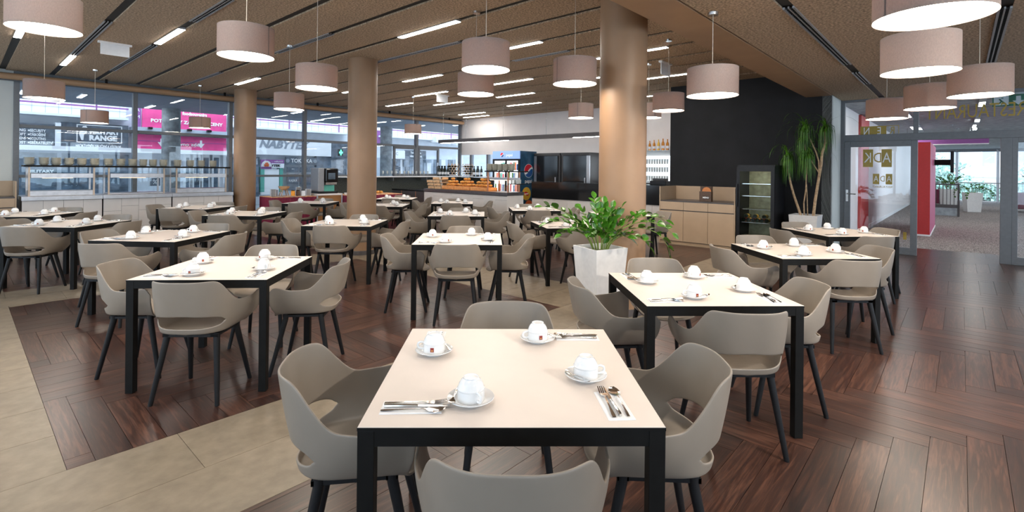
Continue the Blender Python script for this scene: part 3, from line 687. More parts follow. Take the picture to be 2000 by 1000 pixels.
# ============================================================ CHAIR
def chair_shell():
    N = 26; sh = .50
    def sm(a, b, x): x = max(0, min(1, (x-a)/(b-a))); return x*x*(3-2*x)
    def path(s, a, yf, yr, r):
        s1, s2 = .42, .76
        if s <= s1: return (a, yf+(yr+r-yf)*s/s1)
        if s <= s2:
            th = (s-s1)/(s2-s1)*PI/2
            return (a-r+r*math.cos(th), yr+r-r*math.sin(th))
        return ((a-r)*(1-(s-s2)/(1-s2)), yr)
    def wall(s, z):
        zt = top(s); t = max(0, min(1, (z-.45)/(zt-.45)))
        B_ = path(s, .205, .175, -.205, .13)
        ab = .290-.056*sm(.20, .52, s)
        T_ = path(s, ab, .205, -.285+.018*sm(.8, 1, s)*0, .19)
        wv = math.sin(t*PI/2)**.85
        zz_ = z
        x = B_[0]+(T_[0]-B_[0])*wv; y = B_[1]+(T_[1]-B_[1])*(wv if s < .42 else (wv*.45+.55*t**1.3 if s > .76 else wv+(wv*.45+.55*t**1.3-wv)*(s-.42)/.34))
        if s > .76: y += -.0
        return Vector((x, y, zz_))
    def top(s):
        z = .634+.026*(1-sm(.02, .24, s))+.154*sm(.37, .58, s)
        return z-.05*(1-sm(0, .07, s))**1.5
    ss = [0, .015, .035, .065]+[.065+(sh-.02-.065)*i/8 for i in range(1, 9)]+[sh+.001, sh+.012, sh+.03, sh+.06]+[sh+.06+(1-sh-.06)*i/11 for i in range(1, 12)]
    vs = []; fs = []; cols = []
    for s in ss:
        zc = .522; x = (1-s)/(1-sh)
        h = .042*(1-min(1, x)**3.2)**(1/2.6) if s > sh else 0
        zt = top(s); col = []
        zb = zc-h; zh = zc+h
        lower = [.450, .450+(zb-.450)*.35, .450+(zb-.450)*.7, zb]
        upper = [zh+(zt-zh)*k for k in (0, .06, .25, .5, .75, .94, 1)]
        seat = []
        b0 = wall(s, .45)
        yc = .245-.42*s
        for k in (.12, .35, .65, 1.0):
            xx = b0.x*(1-k); yy = b0.y+(yc-b0.y)*(k if s > .0 else k)
            fz = .447-.010*math.sin(k*PI/2)-(.016 if s < .02 else (.006 if s < .04 else 0))
            if s < .42: yy = b0.y+(yc-b0.y)*math.sin(k*PI/2)
            seat.append(Vector((xx, yy, fz)))
        col = list(reversed(seat))+[wall(s, z) for z in lower]+[wall(s, z) for z in upper]
        cols.append(col)
    nr = len(cols[0])
    for c in cols: vs += c
    for i in range(len(cols)-1):
        for j in range(nr-1):
            if j == 7:
                continue
            a = i*nr+j; fs.append((a, a+1, a+nr+1, a+nr))
    bm = bmesh.new(); bv = [bm.verts.new(v) for v in vs]
    for f in fs: bm.faces.new([bv[k] for k in f])
    bmesh.ops.remove_doubles(bm, verts=bm.verts, dist=.0006)
    g = bmesh.ops.duplicate(bm, geom=bm.verts[:]+bm.edges[:]+bm.faces[:])
    for e in g['geom']:
        if isinstance(e, bmesh.types.BMVert): e.co.x *= -1
    bmesh.ops.reverse_faces(bm, faces=[e for e in g['geom'] if isinstance(e, bmesh.types.BMFace)])
    bmesh.ops.remove_doubles(bm, verts=bm.verts, dist=.002)
    bmesh.ops.recalc_face_normals(bm, faces=bm.faces)
    me = bpy.data.meshes.new('seat_shell'); bm.to_mesh(me); bm.free(); me.materials.append(M['shell'])
    for p in me.polygons: p.use_smooth = True
    o = bpy.data.objects.new('tmp', me); COL.objects.link(o)
    s_ = o.modifiers.new('s', 'SOLIDIFY'); s_.thickness = .009; s_.offset = 0; s_.use_even_offset = True
    u_ = o.modifiers.new('u', 'SUBSURF'); u_.levels = 2; u_.render_levels = 2
    bpy.context.view_layer.update()
    me2 = bpy.data.meshes.new_from_object(o.evaluated_get(bpy.context.evaluated_depsgraph_get())); bpy.data.objects.remove(o)
    me2.name = 'seat_shell'
    for p in me2.polygons: p.use_smooth = True
    return me2
ch0 = thing('dining_chair', 'x', 'chair', (0, 0, 0), 0, 'taupe dining armchairs')
so = bpy.data.objects.new('seat_shell', chair_shell()); COL.objects.link(so); so.parent = ch0
f = MB(); f.box(-.17, .17, .10, .14, .412, .432); f.box(-.17, .17, -.15, -.11, .412, .432); f.box(-.02, .02, -.12, .12, .412, .432); f.box(-.17, -.13, -.15, .14, .414, .430); f.box(.13, .17, -.15, .14, .414, .430)
f.obj('underframe', M['bleg'], ch0)
for sx in (-1, 1):
    for (ty, by) in ((-.125, -.205), (.12, .215)):
        l = MB(); tx, bx = .155*sx, .205*sx
        l.tube([(tx, ty, .436), (tx*1.01, ty*1.02, .40), (bx, by, .004), (bx, by, 0)], [.022, .0195, .0135, .0125], 12)
        l.obj('leg', M['bleg'], ch0, smooth=True)
CK = kids_of(ch0)
# ============================================================ TABLE
tb0 = thing('dining_table', 'x', 'table', (0, 0, 0), 0, 'square dining tables')
B(-.45, .45, -.45, .45, .7395, .75).obj('tabletop', M['top'], tb0, bevel=.001)
for r in ((-.45, .45, -.451, -.449), (-.45, .45, .449, .451), (-.451, -.449, -.45, .45), (.449, .451, -.45, .45)): B(*r, .7385, .7485).obj('edge_band', M['bmetal'], tb0)
for sx in (-1, 1):
    for sy in (-1, 1): B(sx*.45, sx*.402, sy*.45, sy*.402, 0, .7385).obj('leg', M['bmetal'], tb0, bevel=.0015)
for sy in (-1, 1):
    B(-.402, .402, sy*.448, sy*.41, .693, .7385).obj('apron', M['bmetal'], tb0); B(sy*.448, sy*.41, -.402, .402, .693, .7385).obj('apron', M['bmetal'], tb0)
TK = kids_of(tb0)
# ============================================================ TABLEWARE
sa0 = MB().lathe([(0, .004), (.028, .004), (.030, 0), (.040, 0), (.042, .004), (.068, .015), (.0715, .018), (.0705, .020), (.064, .0165), (.040, .0085), (.030, .0075), (0, .0075)], 40).obj('saucer', M['cer'], smooth=True)
tag(sa0, 'x', 'saucer', 'white saucers')
cu0 = thing('coffee_cup', 'x', 'cup', (0, 0, 0), 0, 'white upturned coffee cups')
MB().lathe([(.0375, .001), (.0405, 0), (.0415, .002), (.0405, .012), (.040, .032), (.0415, .034), (.0415, .037), (.039, .040), (.036, .050), (.030, .060), (.0235, .065), (.0235, .0695), (.0215, .0700), (.0195, .0665), (0, .0660)], 40).obj('body', M['cer'], cu0, smooth=True)
MB().tube([(.039, 0, .034), (.050, 0, .035), (.060, 0, .031), (.063, 0, .022), (.059, 0, .013), (.048, 0, .009), (.039, 0, .010)], [.0042, .0045, .0045, .0042, .0042, .0045, .0045], 10).obj('handle', M['cer'], cu0, smooth=True)
for sy in (1,):
    e = B(-.0065, .0065, sy*.0402, sy*.0415, .010, .026).obj('printed_emblem', M['emb'], cu0)
    B(-.003, .003, sy*.0415, sy*.0419, .013, .018).obj('gold_mark', M['embg'], e)
CUK = kids_of(cu0); cu0.scale = (1.08, 1.08, 1.06); sa0.scale = (1.06, 1.06, 1)
def spoon(L, bl, bw):
    mb = MB(); vs = []; fs = []; n = 14
    secs = [(0, .0045, 0), (.01, .0055, .0005), (.05, .003, .002), (L-bl-.01, .0022, .005), (L-bl, .004, .003), (L-bl*.8, bw*.38, .0015), (L-bl*.5, bw*.5, .0002), (L-bl*.2, bw*.38, .002), (L-.002, bw*.12, .0055)]
    for x, wd, z in secs: vs += [(x, -wd, z+.0026), (x, 0, z+(.0005 if x > L-bl else .0034)), (x, wd, z+.0026), (x, 0, z-.0008)]
    for i in range(len(secs)-1):
        for k in range(4): j = (k+1) % 4; fs.append((i*4+k, i*4+j, i*4+4+j, i*4+4+k))
    fs += [(3, 2, 1, 0), tuple(len(secs)*4-4+k for k in range(4))]
    mb.add(vs, fs); return mb
def mk(name, mb, m, cat, group, bev=0):
    o = mb.obj(name, m, smooth=True); tag(o, 'x', cat, group); return o
ts0 = mk('teaspoon', spoon(.125, .035, .024), M['steel'], 'spoon', 'teaspoons on saucers')
sp0 = mk('tablespoon', spoon(.20, .060, .040), M['steel'], 'spoon', 'spoons laid on napkins')
kf = MB(); kf.tube([(0, 0, .004), (.01, 0, .004), (.10, 0, .004), (.105, 0, .0035)], [.0045, .006, .0042, .003], 8)
kf.prism([(.10, -.003), (.12, -.008), (.19, -.009), (.205, -.003), (.208, .004), (.20, .006), (.10, .004)], .0022, .0040)
kn0 = mk('table_knife', kf, M['steel'], 'knife', 'knives laid on napkins')
fk = MB(); secs = [(0, .0055, .002), (.012, .006, .0022), (.06, .0028, .004), (.125, .0024, .006), (.135, .006, .004), (.148, .0115, .003), (.158, .0125, .003)]
vs = []; fs = []
for x, wd, z in secs: vs += [(x, -wd, z), (x, wd, z), (x, wd, z+.0018), (x, -wd, z+.0018)]
for i in range(len(secs)-1):
    for k in range(4): j = (k+1) % 4; fs.append((i*4+k, i*4+j, i*4+4+j, i*4+4+k))
fk.add(vs, fs)
for k in range(4): y = -.0125+.0068*k; fk.add([(.158, y, .003), (.158, y+.0042, .003), (.198, y+.0035, .009), (.198, y+.0008, .009), (.158, y, .0048), (.158, y+.0042, .0048), (.198, y+.0035, .0102), (.198, y+.0008, .0102)], [(3,2,1,0),(4,5,6,7),(0,1,5,4),(1,2,6,5),(2,3,7,6),(3,0,4,7)])
fo0 = mk('table_fork', fk, M['steel'], 'fork', 'forks laid on napkins')
nb = MB(); nb.box(-.095, .095, -.042, .042, 0, .0012); nb.box(-.093, .094, -.041, .040, .0012, .0026)
na0 = nb.obj('paper_napkin', M['napkin']); tag(na0, 'x', 'napkin', 'folded white napkins')

PROTO = {'saucer': sa0, 'coffee_cup': cu0, 'teaspoon': ts0, 'tablespoon': sp0, 'table_knife': kn0, 'table_fork': fo0, 'paper_napkin': na0}
first = {k: True for k in PROTO}; first['chair'] = first['table'] = True
def put(kind, loc, rz, label, tilt=0):
    o = PROTO[kind]
    if first[kind]:
        first[kind] = False; o.location = loc; o.rotation_euler = (0, tilt, rz); o['label'] = label; return o
    if kind == 'coffee_cup': return copy_tree(o, CUK, loc, rz, label)
    r = o.copy(); COL.objects.link(r); r.location = loc; r.rotation_euler = (0, tilt, rz); r['label'] = label; return r
def rot(x, y, a): return x*math.cos(a)-y*math.sin(a), x*math.sin(a)+y*math.cos(a)
TABLES = [
 ('the nearest table', 0, 1.905, 1.2, (.455, .53, .555, .53), 1, (0, 0, 7, -5)),
 ('the table by the tall white planter', 1.19, 3.25, 2.5, (.45, .60, .53, .56), 1, (-3, 0, 4, -8)),
 ('the front left table', -2.11, 3.76, 3.5, (.43, .60, .60, .58), 1, (0, 3, 0, 4)),
 ('the centre table behind the nearest one', -.56, 5.42, 2.5, (.42, .62, .56, .53), 1, (0, 0, 3, -3)),
 ('the second table of the right row', 2.79, 4.83, 3.5, (.48, .60, .56, .57), 1, (-6, 0, 0, -6)),
 ('the right row table by the glass door', 4.17, 6.40, 5, (.46, .60, .55, .50), 1, (-3, 0, 0, 0)),
 ('the table behind the leafy planter', .81, 6.98, 11.5, (.50, .58, .60, .58), 1, (6, 0, 0, 0)),
 ('the second centre row table', -.91, 8.44, 3, (.46, .60, .60, .60), 1, (0, 0, 0, 0)),
 ('the third centre row table near the counter', -1.33, 11.3, 4, (.50, .58, .62, .62), 0, (0, 0, 0, 0)),
 ('the table before the blue drinks fridge', .43, 9.68, 5, (.52, .58, .62, .62), 0, (0, 0, 5, 0)),
 ('the table before the middle column', -2.27, 6.90, 0, (.46, .60, .60, .58), 1, (0, 0, 0, 0)),
 ('the second table of the left group', -3.77, 5.43, -3, (.60, .62, .58, .58), 1, (0, 0, 0, 0)),
 ('the table at the far left edge', -5.72, 6.47, 0, (.50, .60, .56, .56), 1, (8, 0, 0, 0)),
 ('the table by the tan left cabinet', -7.35, 7.62, 8, (.55, .60, .60, .60), 1, (0, 0, 0, 0)),
 ('the table in front of the steel buffet', -5.82, 9.25, -1, (.50, .60, .60, .60), 0, (0, 0, 0, 0)),
 ('the table left of the left column', -4.31, 8.12, 0, (.48, .60, .60, .60), 1, (0, 0, 0, 0)),
 ('the table before the burgundy buffet', -4.35, 10.86, 1, (.52, .60, .60, .62), 0, (0, 0, 0, 0)),
 ('the table just behind the middle column', -2.63, 10.3, 2, (.50, .58, .60, .60), 0, (0, 0, 0, 0)),
 ('the farthest table near the pastry trays', -2.92, 12.7, 2, (.52, .58, .60, .60), 0, (0, 0, 0, 0)),
 ('the table behind the right column', 1.90, 8.75, 6, (.55, .58, .60, .62), 0, (0, 0, 0, 10)),
]
SIDE = ['near', 'right', 'far', 'left']
for ti, (td, tx, ty, yaw, dist, near, cy) in enumerate(TABLES):
    a = math.radians(yaw); lb = 'square beige topped table with black metal frame, '+td
    if first['table']: first['table'] = False; tb0.location = (tx, ty, 0); tb0.rotation_euler = (0, 0, a); tb0['label'] = lb
    else: copy_tree(tb0, TK, (tx, ty, 0), a, lb)
    rnd = random.Random(100+ti)
    for s in range(4):      # chairs: near, right, far, left
        d = dist[[0, 3, 1, 2][s]]; ang = a+s*PI/2+math.radians(cy[[0, 3, 1, 2][s]])+math.radians(rnd.uniform(-2, 2))
        lat = rnd.uniform(-.02, .02)*(0 if ti < 2 else 1)+{(2, 0): .03, (1, 0): .03, (4, 0): .05}.get((ti, s), 0)
        dx, dy = rot(lat, -d, a+s*PI/2)
        lc = 'taupe armchair, black legs, at %s side of %s' % (SIDE[s], td)
        if first['chair']: first['chair'] = False; ch0.location = (tx+dx, ty+dy, 0); ch0.rotation_euler = (0, 0, ang); ch0['label'] = lc
        else: copy_tree(ch0, CK, (tx+dx, ty+dy, 0), ang, lc)
    for s in range(4):      # place settings, turned by quarter turns
        b = a+s*PI/2; j = lambda m_: rnd.uniform(-m_, m_)
        nx, ny = rot(.335+j(.01), -.315+j(.012), b); cx, cyy = rot(.29+j(.02), -.125+j(.02), b)
        seat = SIDE[s]
        z = .7505; P = (tx+cx, ty+cyy, z)
        put('saucer', P, b, 'white saucer under cup at %s seat of %s' % (seat, td))
        ha = rnd.uniform(0, 2*PI) if ti else [(-.0, .0, 2.9, -1.2)[s]][0]
        if ti == 0: ha = {0: .1, 1: 3.4, 2: 3.1, 3: -1.0}[s]
        put('coffee_cup', (P[0], P[1], z+.0085), ha, 'upturned white cup at %s seat of %s' % (seat, td))
        na = b+PI/2+j(.06)
        put('paper_napkin', (tx+nx, ty+ny, z), na, 'folded white napkin at %s seat of %s' % (seat, td))
        if near or s == 0:
            sa_ = ha+PI+rnd.choice((-1, 1))*rnd.uniform(.6, 1.1)
            if near: put('teaspoon', (P[0]+.052*math.cos(sa_)-.06*math.cos(sa_+1.4), P[1]+.052*math.sin(sa_)-.06*math.sin(sa_+1.4), z+.0185), sa_+1.4, 'teaspoon on saucer at %s seat of %s' % (seat, td), -.02)
            u = Vector((math.cos(na), math.sin(na), 0)); n_v = Vector((-u.y, u.x, 0)); o0 = Vector((tx+nx, ty+ny, z+.003))-u*.088
            k1 = o0+n_v*.022+u*j(.006); k2 = o0+u*(.006+j(.005)); k3 = o0-n_v*.024+u*j(.006)
            put('table_fork', k1, na+j(.05), 'steel fork on napkin at %s seat of %s' % (seat, td))
            put('table_knife', k2, na+j(.04), 'steel knife on napkin at %s seat of %s' % (seat, td))
            if near: put('tablespoon', k3, na+j(.05), 'steel spoon on napkin at %s seat of %s' % (seat, td))

# ============================================================ STEEL BUFFET UNDER THE WINDOWS
QB = 13.1
bowl = MB().lathe([(0, 0), (.045, 0), (.055, .008), (.078, .030), (.082, .036), (.080, .037), (.074, .030), (.052, .013), (0, .010)], 20).mesh('soup_bowl', M['bowl'], True)
ORD = ['first', 'second', 'third', 'fourth', 'fifth', 'sixth', 'seventh', 'eighth', 'ninth', 'tenth', 'eleventh', 'twelfth', 'thirteenth', 'fourteenth', 'fifteenth', 'sixteenth']
LV = ['lowest', 'second', 'third', 'fourth', 'topmost']
def bowl_stack(p, q, z, idx, where, n=5, sc=1):
    for k in range(n):
        o = bpy.data.objects.new('soup_bowl', bowl); COL.objects.link(o); o.location = R(p, q, z+k*.028*sc); o.scale = (sc, sc, sc)
        tag(o, 'grey stoneware bowl, %s of the %s stack on the %s' % (LV[k] if n == 5 else LV[k], ORD[idx], where), 'bowl', 'bowls on the '+where)
edges = [.80, 2.00, 3.21, 4.47]
for i in range(3):
    a, b = edges[i], edges[i+1]; L = b-a
    t = room('buffet_counter', 'stainless buffet unit, %s one along the window' % ['left', 'middle', 'right'][i], 'buffet counter', a, QB, group='steel buffet units')
    B(.002, L-.002, -.03, .80, .82, .90).obj('worktop', M['brushed'], t, bevel=.004)
    B(.01, L-.01, .012, .78, 0, .82).obj('carcass', M['dsteel'], t)
    n = 4
    for k in range(n):
        x0, x1 = .01+(L-.02)*k/n, .01+(L-.02)*(k+1)/n
        cuts = [.03, .82] if i == 0 else ([.03, .35, .66, .82] if k % 2 else [.03, .22, .56, .82])
        for z0, z1 in zip(cuts, cuts[1:]): B(x0+.002, x1-.002, 0, .014, z0+.002, z1-.002).obj('tile', M['ptile'], t, bevel=.002)
    for x in (.10, L-.14):
        for y in (.12, .62): B(x, x+.03, y, y+.03, .90, 1.47).obj('post', M['steelw'] if y < .3 else M['brushed'], t)
    B(.04, L-.06, .02, .70, 1.465, 1.50).obj('shelf', M['bmetal'], t)
    B(.14, L-.14, .10, .20, 1.25, 1.34).obj('heat_bar', M['brushed'], t, bevel=.004)
    B(.30, .75, .14, .16, 1.246, 1.25).obj('heat_lamp', M['heat'], t)
    B(.13, L-.14, .64, .648, .95, 1.40).obj('sneeze_guard', M['glassf'], t)
    B(.12, L-.12, .14, .60, .90, 1.0 if i != 1 else .93).obj('food_well', M['brushed'], t, bevel=.006)
for i, u in enumerate((57, 86, 110, 135, 160, 185, 212, 236, 259, 280, 299, 319, 347, 372, 393, 416)):
    p, z = at_q(u, 318, QB+.25); bowl_stack(p, QB+.25, 1.50, i, 'buffet shelf')
# tan cabinet at the left edge
def sideboard(name, lb, p, q, L, D, H, back, rz, doors, drawers=True):
    t = thing(name, lb, 'cabinet', R(p, q), rz)
    B(0, L, 0.02, D, .06, H-.02).obj('carcass', M['lamd'], t); B(0, L, .0, D, H-.02, H).obj('worktop', M['lamd'], t)
    B(0, L, .03, D, 0, .06).obj('plinth', M['lam'], t)
    B(0, L, D-.02, D, H, H+back).obj('back_panel', M['lam'], t); B(-.02, 0, 0, D, 0, H+back).obj('side_panel', M['lam'], t); B(L, L+.02, 0, D, 0, H+back).obj('side_panel', M['lam'], t)
    for k in range(doors):
        x0, x1 = L*k/doors, L*(k+1)/doors
        B(x0+.003, x1-.003, 0, .02, .07, H-.21).obj('door', M['lam'], t, bevel=.001)
        B(x0+.003, x1-.003, 0, .02, H-.19, H-.025).obj('drawer', M['lam'], t, bevel=.001)
    return t
sideboard('sideboard', 'tan wooden sideboard with three doors and drawers before black wall', 9.95, 4.73, 1.50, .80, .90, .29, RZ-PI/2, 3)
sideboard('sideboard', 'tan wooden cabinet at the left edge beside the steel buffet', -.9, 13.1, 1.62, .6, .90, .29, RZ, 3)
# menu box
t = thing('menu_box', 'brown patterned MENU box standing on the tan sideboard', 'menu box', R(10.2, 4.0, .902), RZ-PI/2)
B(0, .24, 0, .10, 0, .20).obj('box_front', M['tan'], t); B(.005, .235, .04, .10, 0, .30).obj('box_back', M['tan'], t); MB().lathe([(.09, 0), (.09, .01)], 24).xf(Matrix.Translation((.14, .03, .20)) @ Matrix.Rotation(PI/2, 4, 'X')).obj('menu_card', M['card'], t)
B(.07, .20, -.004, 0, .05, .10).obj('name_plate', M['fdark'], t); text('lettering', 'MENU', .045, (.135, -.006, .075), (PI/2, 0, 0), M['wtext'], t, .001, bold=.0015)

# glass-door fridge
t = thing('display_fridge', 'black glass-door fridge between sideboard and potted palm', 'fridge', R(9.95, 3.19), RZ-PI/2)
B(0, .04, .05, .68, 0, 1.62).obj('side_wall', M['fdark'], t); B(.62, .66, .05, .68, 0, 1.62).obj('side_wall', M['fdark'], t); B(0, .66, .05, .70, 1.58, 1.64).obj('top_cap', M['fdark'], t)
B(.04, .62, .64, .68, .1, 1.58).obj('rear_lining', M['fint'], t); B(.04, .62, .05, .68, 0, .10).obj('base', M['fdark'], t)
d = B(.0, .06, 0, .04, .08, 1.60).obj('door_stile', M['fdark'], t); B(.60, .66, 0, .04, .08, 1.60).obj('door_stile', M['fdark'], t); B(.06, .60, 0, .04, 1.52, 1.60).obj('door_rail', M['fdark'], t); B(.06, .60, 0, .04, .08, .16).obj('door_rail', M['fdark'], t)
B(.06, .60, .015, .022, .16, 1.52).obj('glass_door', M['glassf'], t); B(.0, .03, -.04, 0, .85, 1.28).obj('door_handle', M['fdark'], t); B(.06, .6, .08, .12, 1.555, 1.575).obj('lamp_tube', M['glow'], t)
for z in (.30, .55, .80, 1.05, 1.28):
    s = MB(); s.box(.05, .61, .08, .09, z, z+.01); 
    for k in range(14): s.box(.05+.04*k, .056+.04*k, .08, .62, z, z+.006)
    o = s.obj('wire_shelf', M['steel'], t)
for k in range(6):
    for j in range(2 if k % 2 else 1):
        b = thing('wine_bottle', 'wine bottle lying on the fridge shelf', 'bottle', R(10.05+.0*k, 3.19) , 0, 'bottles lying inside the black fridge')
        pz = .60+j*.072; b.location = R(10.06, 3.19-.10-.08*k+.04*j, pz); b.rotation_euler = (0, 0, RZ)
        MB().lathe([(.0, 0), (.036, 0), (.037, .18), (.014, .23), (.014, .29)], 12).xf(Matrix.Rotation(PI/2, 4, 'Y')).obj('glass_body', M['bottle'], b, smooth=True)
        MB().lathe([(.0375, .05), (.0375, .14)], 12).xf(Matrix.Rotation(PI/2, 4, 'Y')).obj('paper_label', M['lyel'] if k % 2 else M['lred'], b, smooth=True)

# ============================================================ BAR
BP = 10.85; QL, QR = 9.0, 4.96
t = room('bar_counter', 'bar counter with black glass upper front and white tiled base', 'bar counter', BP, QR)
Lq = QL-QR
B(.01, .6, 0, Lq, 0, 1.15).obj('carcass', M['dsteel'], t); B(-.02, .62, -.0, Lq, 1.15, 1.18).obj('worktop', M['bglossy'], t); B(-.02, .01, 0, Lq, .72, 1.15).obj('black_front', M['bglossy'], t)
for k in range(10):
    for (z0, z1) in ((.05, .38), (.38, .72)):
        B(0, .012, Lq*k/10+.002, Lq*(k+1)/10-.002, z0+.002, z1-.002).obj('tile', M['ptile'], t, bevel=.002)
# tiled food counter
CP = 9.0; C0, C1 = 8.26, 11.5
t = room('food_counter', 'white tiled food counter with dark steel worktop carrying bread', 'counter', CP, C0)
Lc = C1-C0
B(.012, .60, 0, Lc, 0, .86).obj('carcass', M['dsteel'], t); B(-.02, .62, -.02, Lc, .86, .945).obj('worktop', M['dkst'], t, bevel=.004)
B(0, .6, -.012, 0, 0, .86).obj('end_panel', M['ptile'], t)
for k in range(8):
    cuts = [.03, .30, .62, .85] if k % 2 else [.03, .46, .75, .85]
    for z0, z1 in zip(cuts, cuts[1:]): B(0, .012, Lc*k/8+.002, Lc*(k+1)/8-.002, z0+.002, z1-.002).obj('tile', M['ptile'], t, bevel=.002)
t = room('service_counter', 'low dark brown counter left of the tiled food counter', 'counter', CP+.1, C1+.02)
B(0, .6, 0, 1.7, 0, .84).obj('body', M['lamd'], t); B(-.02, .62, 0, 1.7, .84, .88).obj('worktop', M['bglossy'], t)
for y in (.5, 1.2): B(-.012, 0, y, y+.015, .02, .84).obj('joint_strip', M['copper'], t)
# bread in crates
for k, (y, ln) in enumerate(((.78, .62), (1.42, .62), (2.05, .5))):
    t = room('bread_crate', 'orange wooden crate of bread, %s on the tiled counter' % ['right one', 'middle one', 'left one'][k], 'crate', CP+.08, C0+y, .945, group='bread crates')
    B(0, .4, 0, ln, 0, .02).obj('bottom', M['crate'], t); B(0, .015, 0, ln, 0, .09).obj('side', M['crate'], t); B(.385, .4, 0, ln, 0, .09).obj('side', M['crate'], t); B(.015, .385, 0, .015, 0, .09).obj('side', M['crate'], t); B(.015, .385, ln-.015, ln, 0, .09).obj('side', M['crate'], t)
ico = bpy.data.meshes.new('bread_roll'); bm = bmesh.new(); bmesh.ops.create_icosphere(bm, subdivisions=2, radius=.050)
for v in bm.verts: v.co.x *= 1.35; v.co.z *= .7; v.co += v.normal*.004*math.sin(v.co.x*90)
bm.to_mesh(ico); bm.free(); ico.materials.append(M['bread'])
for p_ in ico.polygons: p_.use_smooth = True
rnd = random.Random(4)
spots_ = []
for y0, ln in ((.78, .62), (1.42, .62), (2.05, .5)):
    for lay_ in range(4):
        ny = int((ln-.05)/.112)-lay_; nx = 2 if lay_ < 3 else 1
        for a_ in range(ny):
            for b_ in range(nx): spots_.append((.2+(b_-(nx-1)/2)*.152, y0+ln/2+(a_-(ny-1)/2)*.112, .060+lay_*.078))
for x, y, z in spots_:
    o = bpy.data.objects.new('bread_roll', ico); COL.objects.link(o)
    o.location = R(CP+.08+x, C0+y, .945+z); o.rotation_euler = (rnd.uniform(-.08, .08), rnd.uniform(-.08, .08), RZ+rnd.uniform(-.15, .15))
    tag(o, 'golden bread roll heaped in the crates on the tiled counter', 'bread roll', 'bread rolls on the tiled counter')
# pastry boxes left of bread
for k in range(7):
    r_, c_ = (k % 2, k//2)
    o = room('glass_crate', 'wooden tray of glasses, %s of the pile beside the bread' % ORD[k], 'tray', CP+.1, C0+2.62+.30*r_+.03*c_, .945+.085*c_, group='trays of glasses')
    B(0, .35, 0, .27, 0, .015).obj('tray_base', M['board'], o); B(0, .012, 0, .27, .0, .07).obj('tray_front', M['board'], o); B(.34, .35, 0, .27, 0, .07).obj('tray_side', M['board'], o)
    for j in range(4): MB().lathe([(.022, .015), (.026, .075)], 10, (.08, .04+.065*j, 0)).obj('glass', M['clearb'], o, smooth=True)
# gantry over the right end of the food counter
t = room('heated_gantry', 'steel heated serving gantry with black shelf on the tiled counter', 'gantry', CP+.05, C0+.02, .945)
for y in (.02, .72):
    for x in (.03, .45): B(x, x+.03, y, y+.03, 0, .50).obj('post', M['copper'], t)
B(0, .52, -.22, .82, .50, .53).obj('shelf', M['bmetal'], t); B(.06, .46, 0, .78, .30, .36).obj('heat_hood', M['brushed'], t); B(.08, .44, .05, .7, .292, .30).obj('heat_lamp', M['heat'], t); B(.5, .508, .05, .72, .02, .3).obj('glass_screen', M['glass2'], t)
B(-.02, .5, -.30, .0, .20, .215).obj('side_shelf', M['bmetal'], t)
for i, y in enumerate((.02, .18, .34, .50, .66)): bowl_stack(CP+.2, C0+.02+y*1.15, .945+.53, 4-i, 'bar gantry', 5, 1.18)
for k in range(7):
    o = MB().lathe([(.022, 0), (.028, .10), (.026, .10)], 12).obj('drinking_glass', M['clearb'], smooth=True); o.location = R(CP+.12+.09*(k % 3), C0-.22+.03*k, 1.162)
    tag(o, 'small drinking glass on the gantry side shelf', 'glass', 'glasses on the gantry side shelf')
# blue drinks fridge
t = room('drinks_fridge', 'tall blue drinks fridge with lit header and round red white blue logo', 'fridge', 11.3, 9.87)
B(.03, .8, 0, 1.13, 0, 2.08).obj('cabinet', M['navy'], t); B(0, .03, 0, 1.13, 1.84, 2.08).obj('lit_header', M['lightbox'], t, bevel=.004)
B(0, .03, 0, .07, .1, 1.84).obj('door_frame', M['fdark'], t); B(0, .03, 1.06, 1.13, .1, 1.84).obj('door_frame', M['fdark'], t); B(0, .03, .53, .60, .1, 1.84).obj('door_frame', M['fdark'], t); B(0, .03, .07, 1.06, 1.78, 1.84).obj('door_frame', M['fdark'], t)
B(.024, .03, .07, 1.06, .1, 1.78).obj('lit_interior', M['led'], t)
rb = random.Random(9)
for z in (.5, .85, 1.2, 1.5):
    B(.004, .024, .07, 1.06, z-.01, z).obj('shelf', M['rail'], t)
    for k in range(15):
        if rb.random() < .85: B(.005, .024, .085+.064*k, .085+.064*k+.042, z, z+.18+rb.random()*.06).obj('bottle', M[rb.choice(['lred', 'clearb', 'mint', 'lor', 'leaf', 'lblue', 'lwhite'])], t)
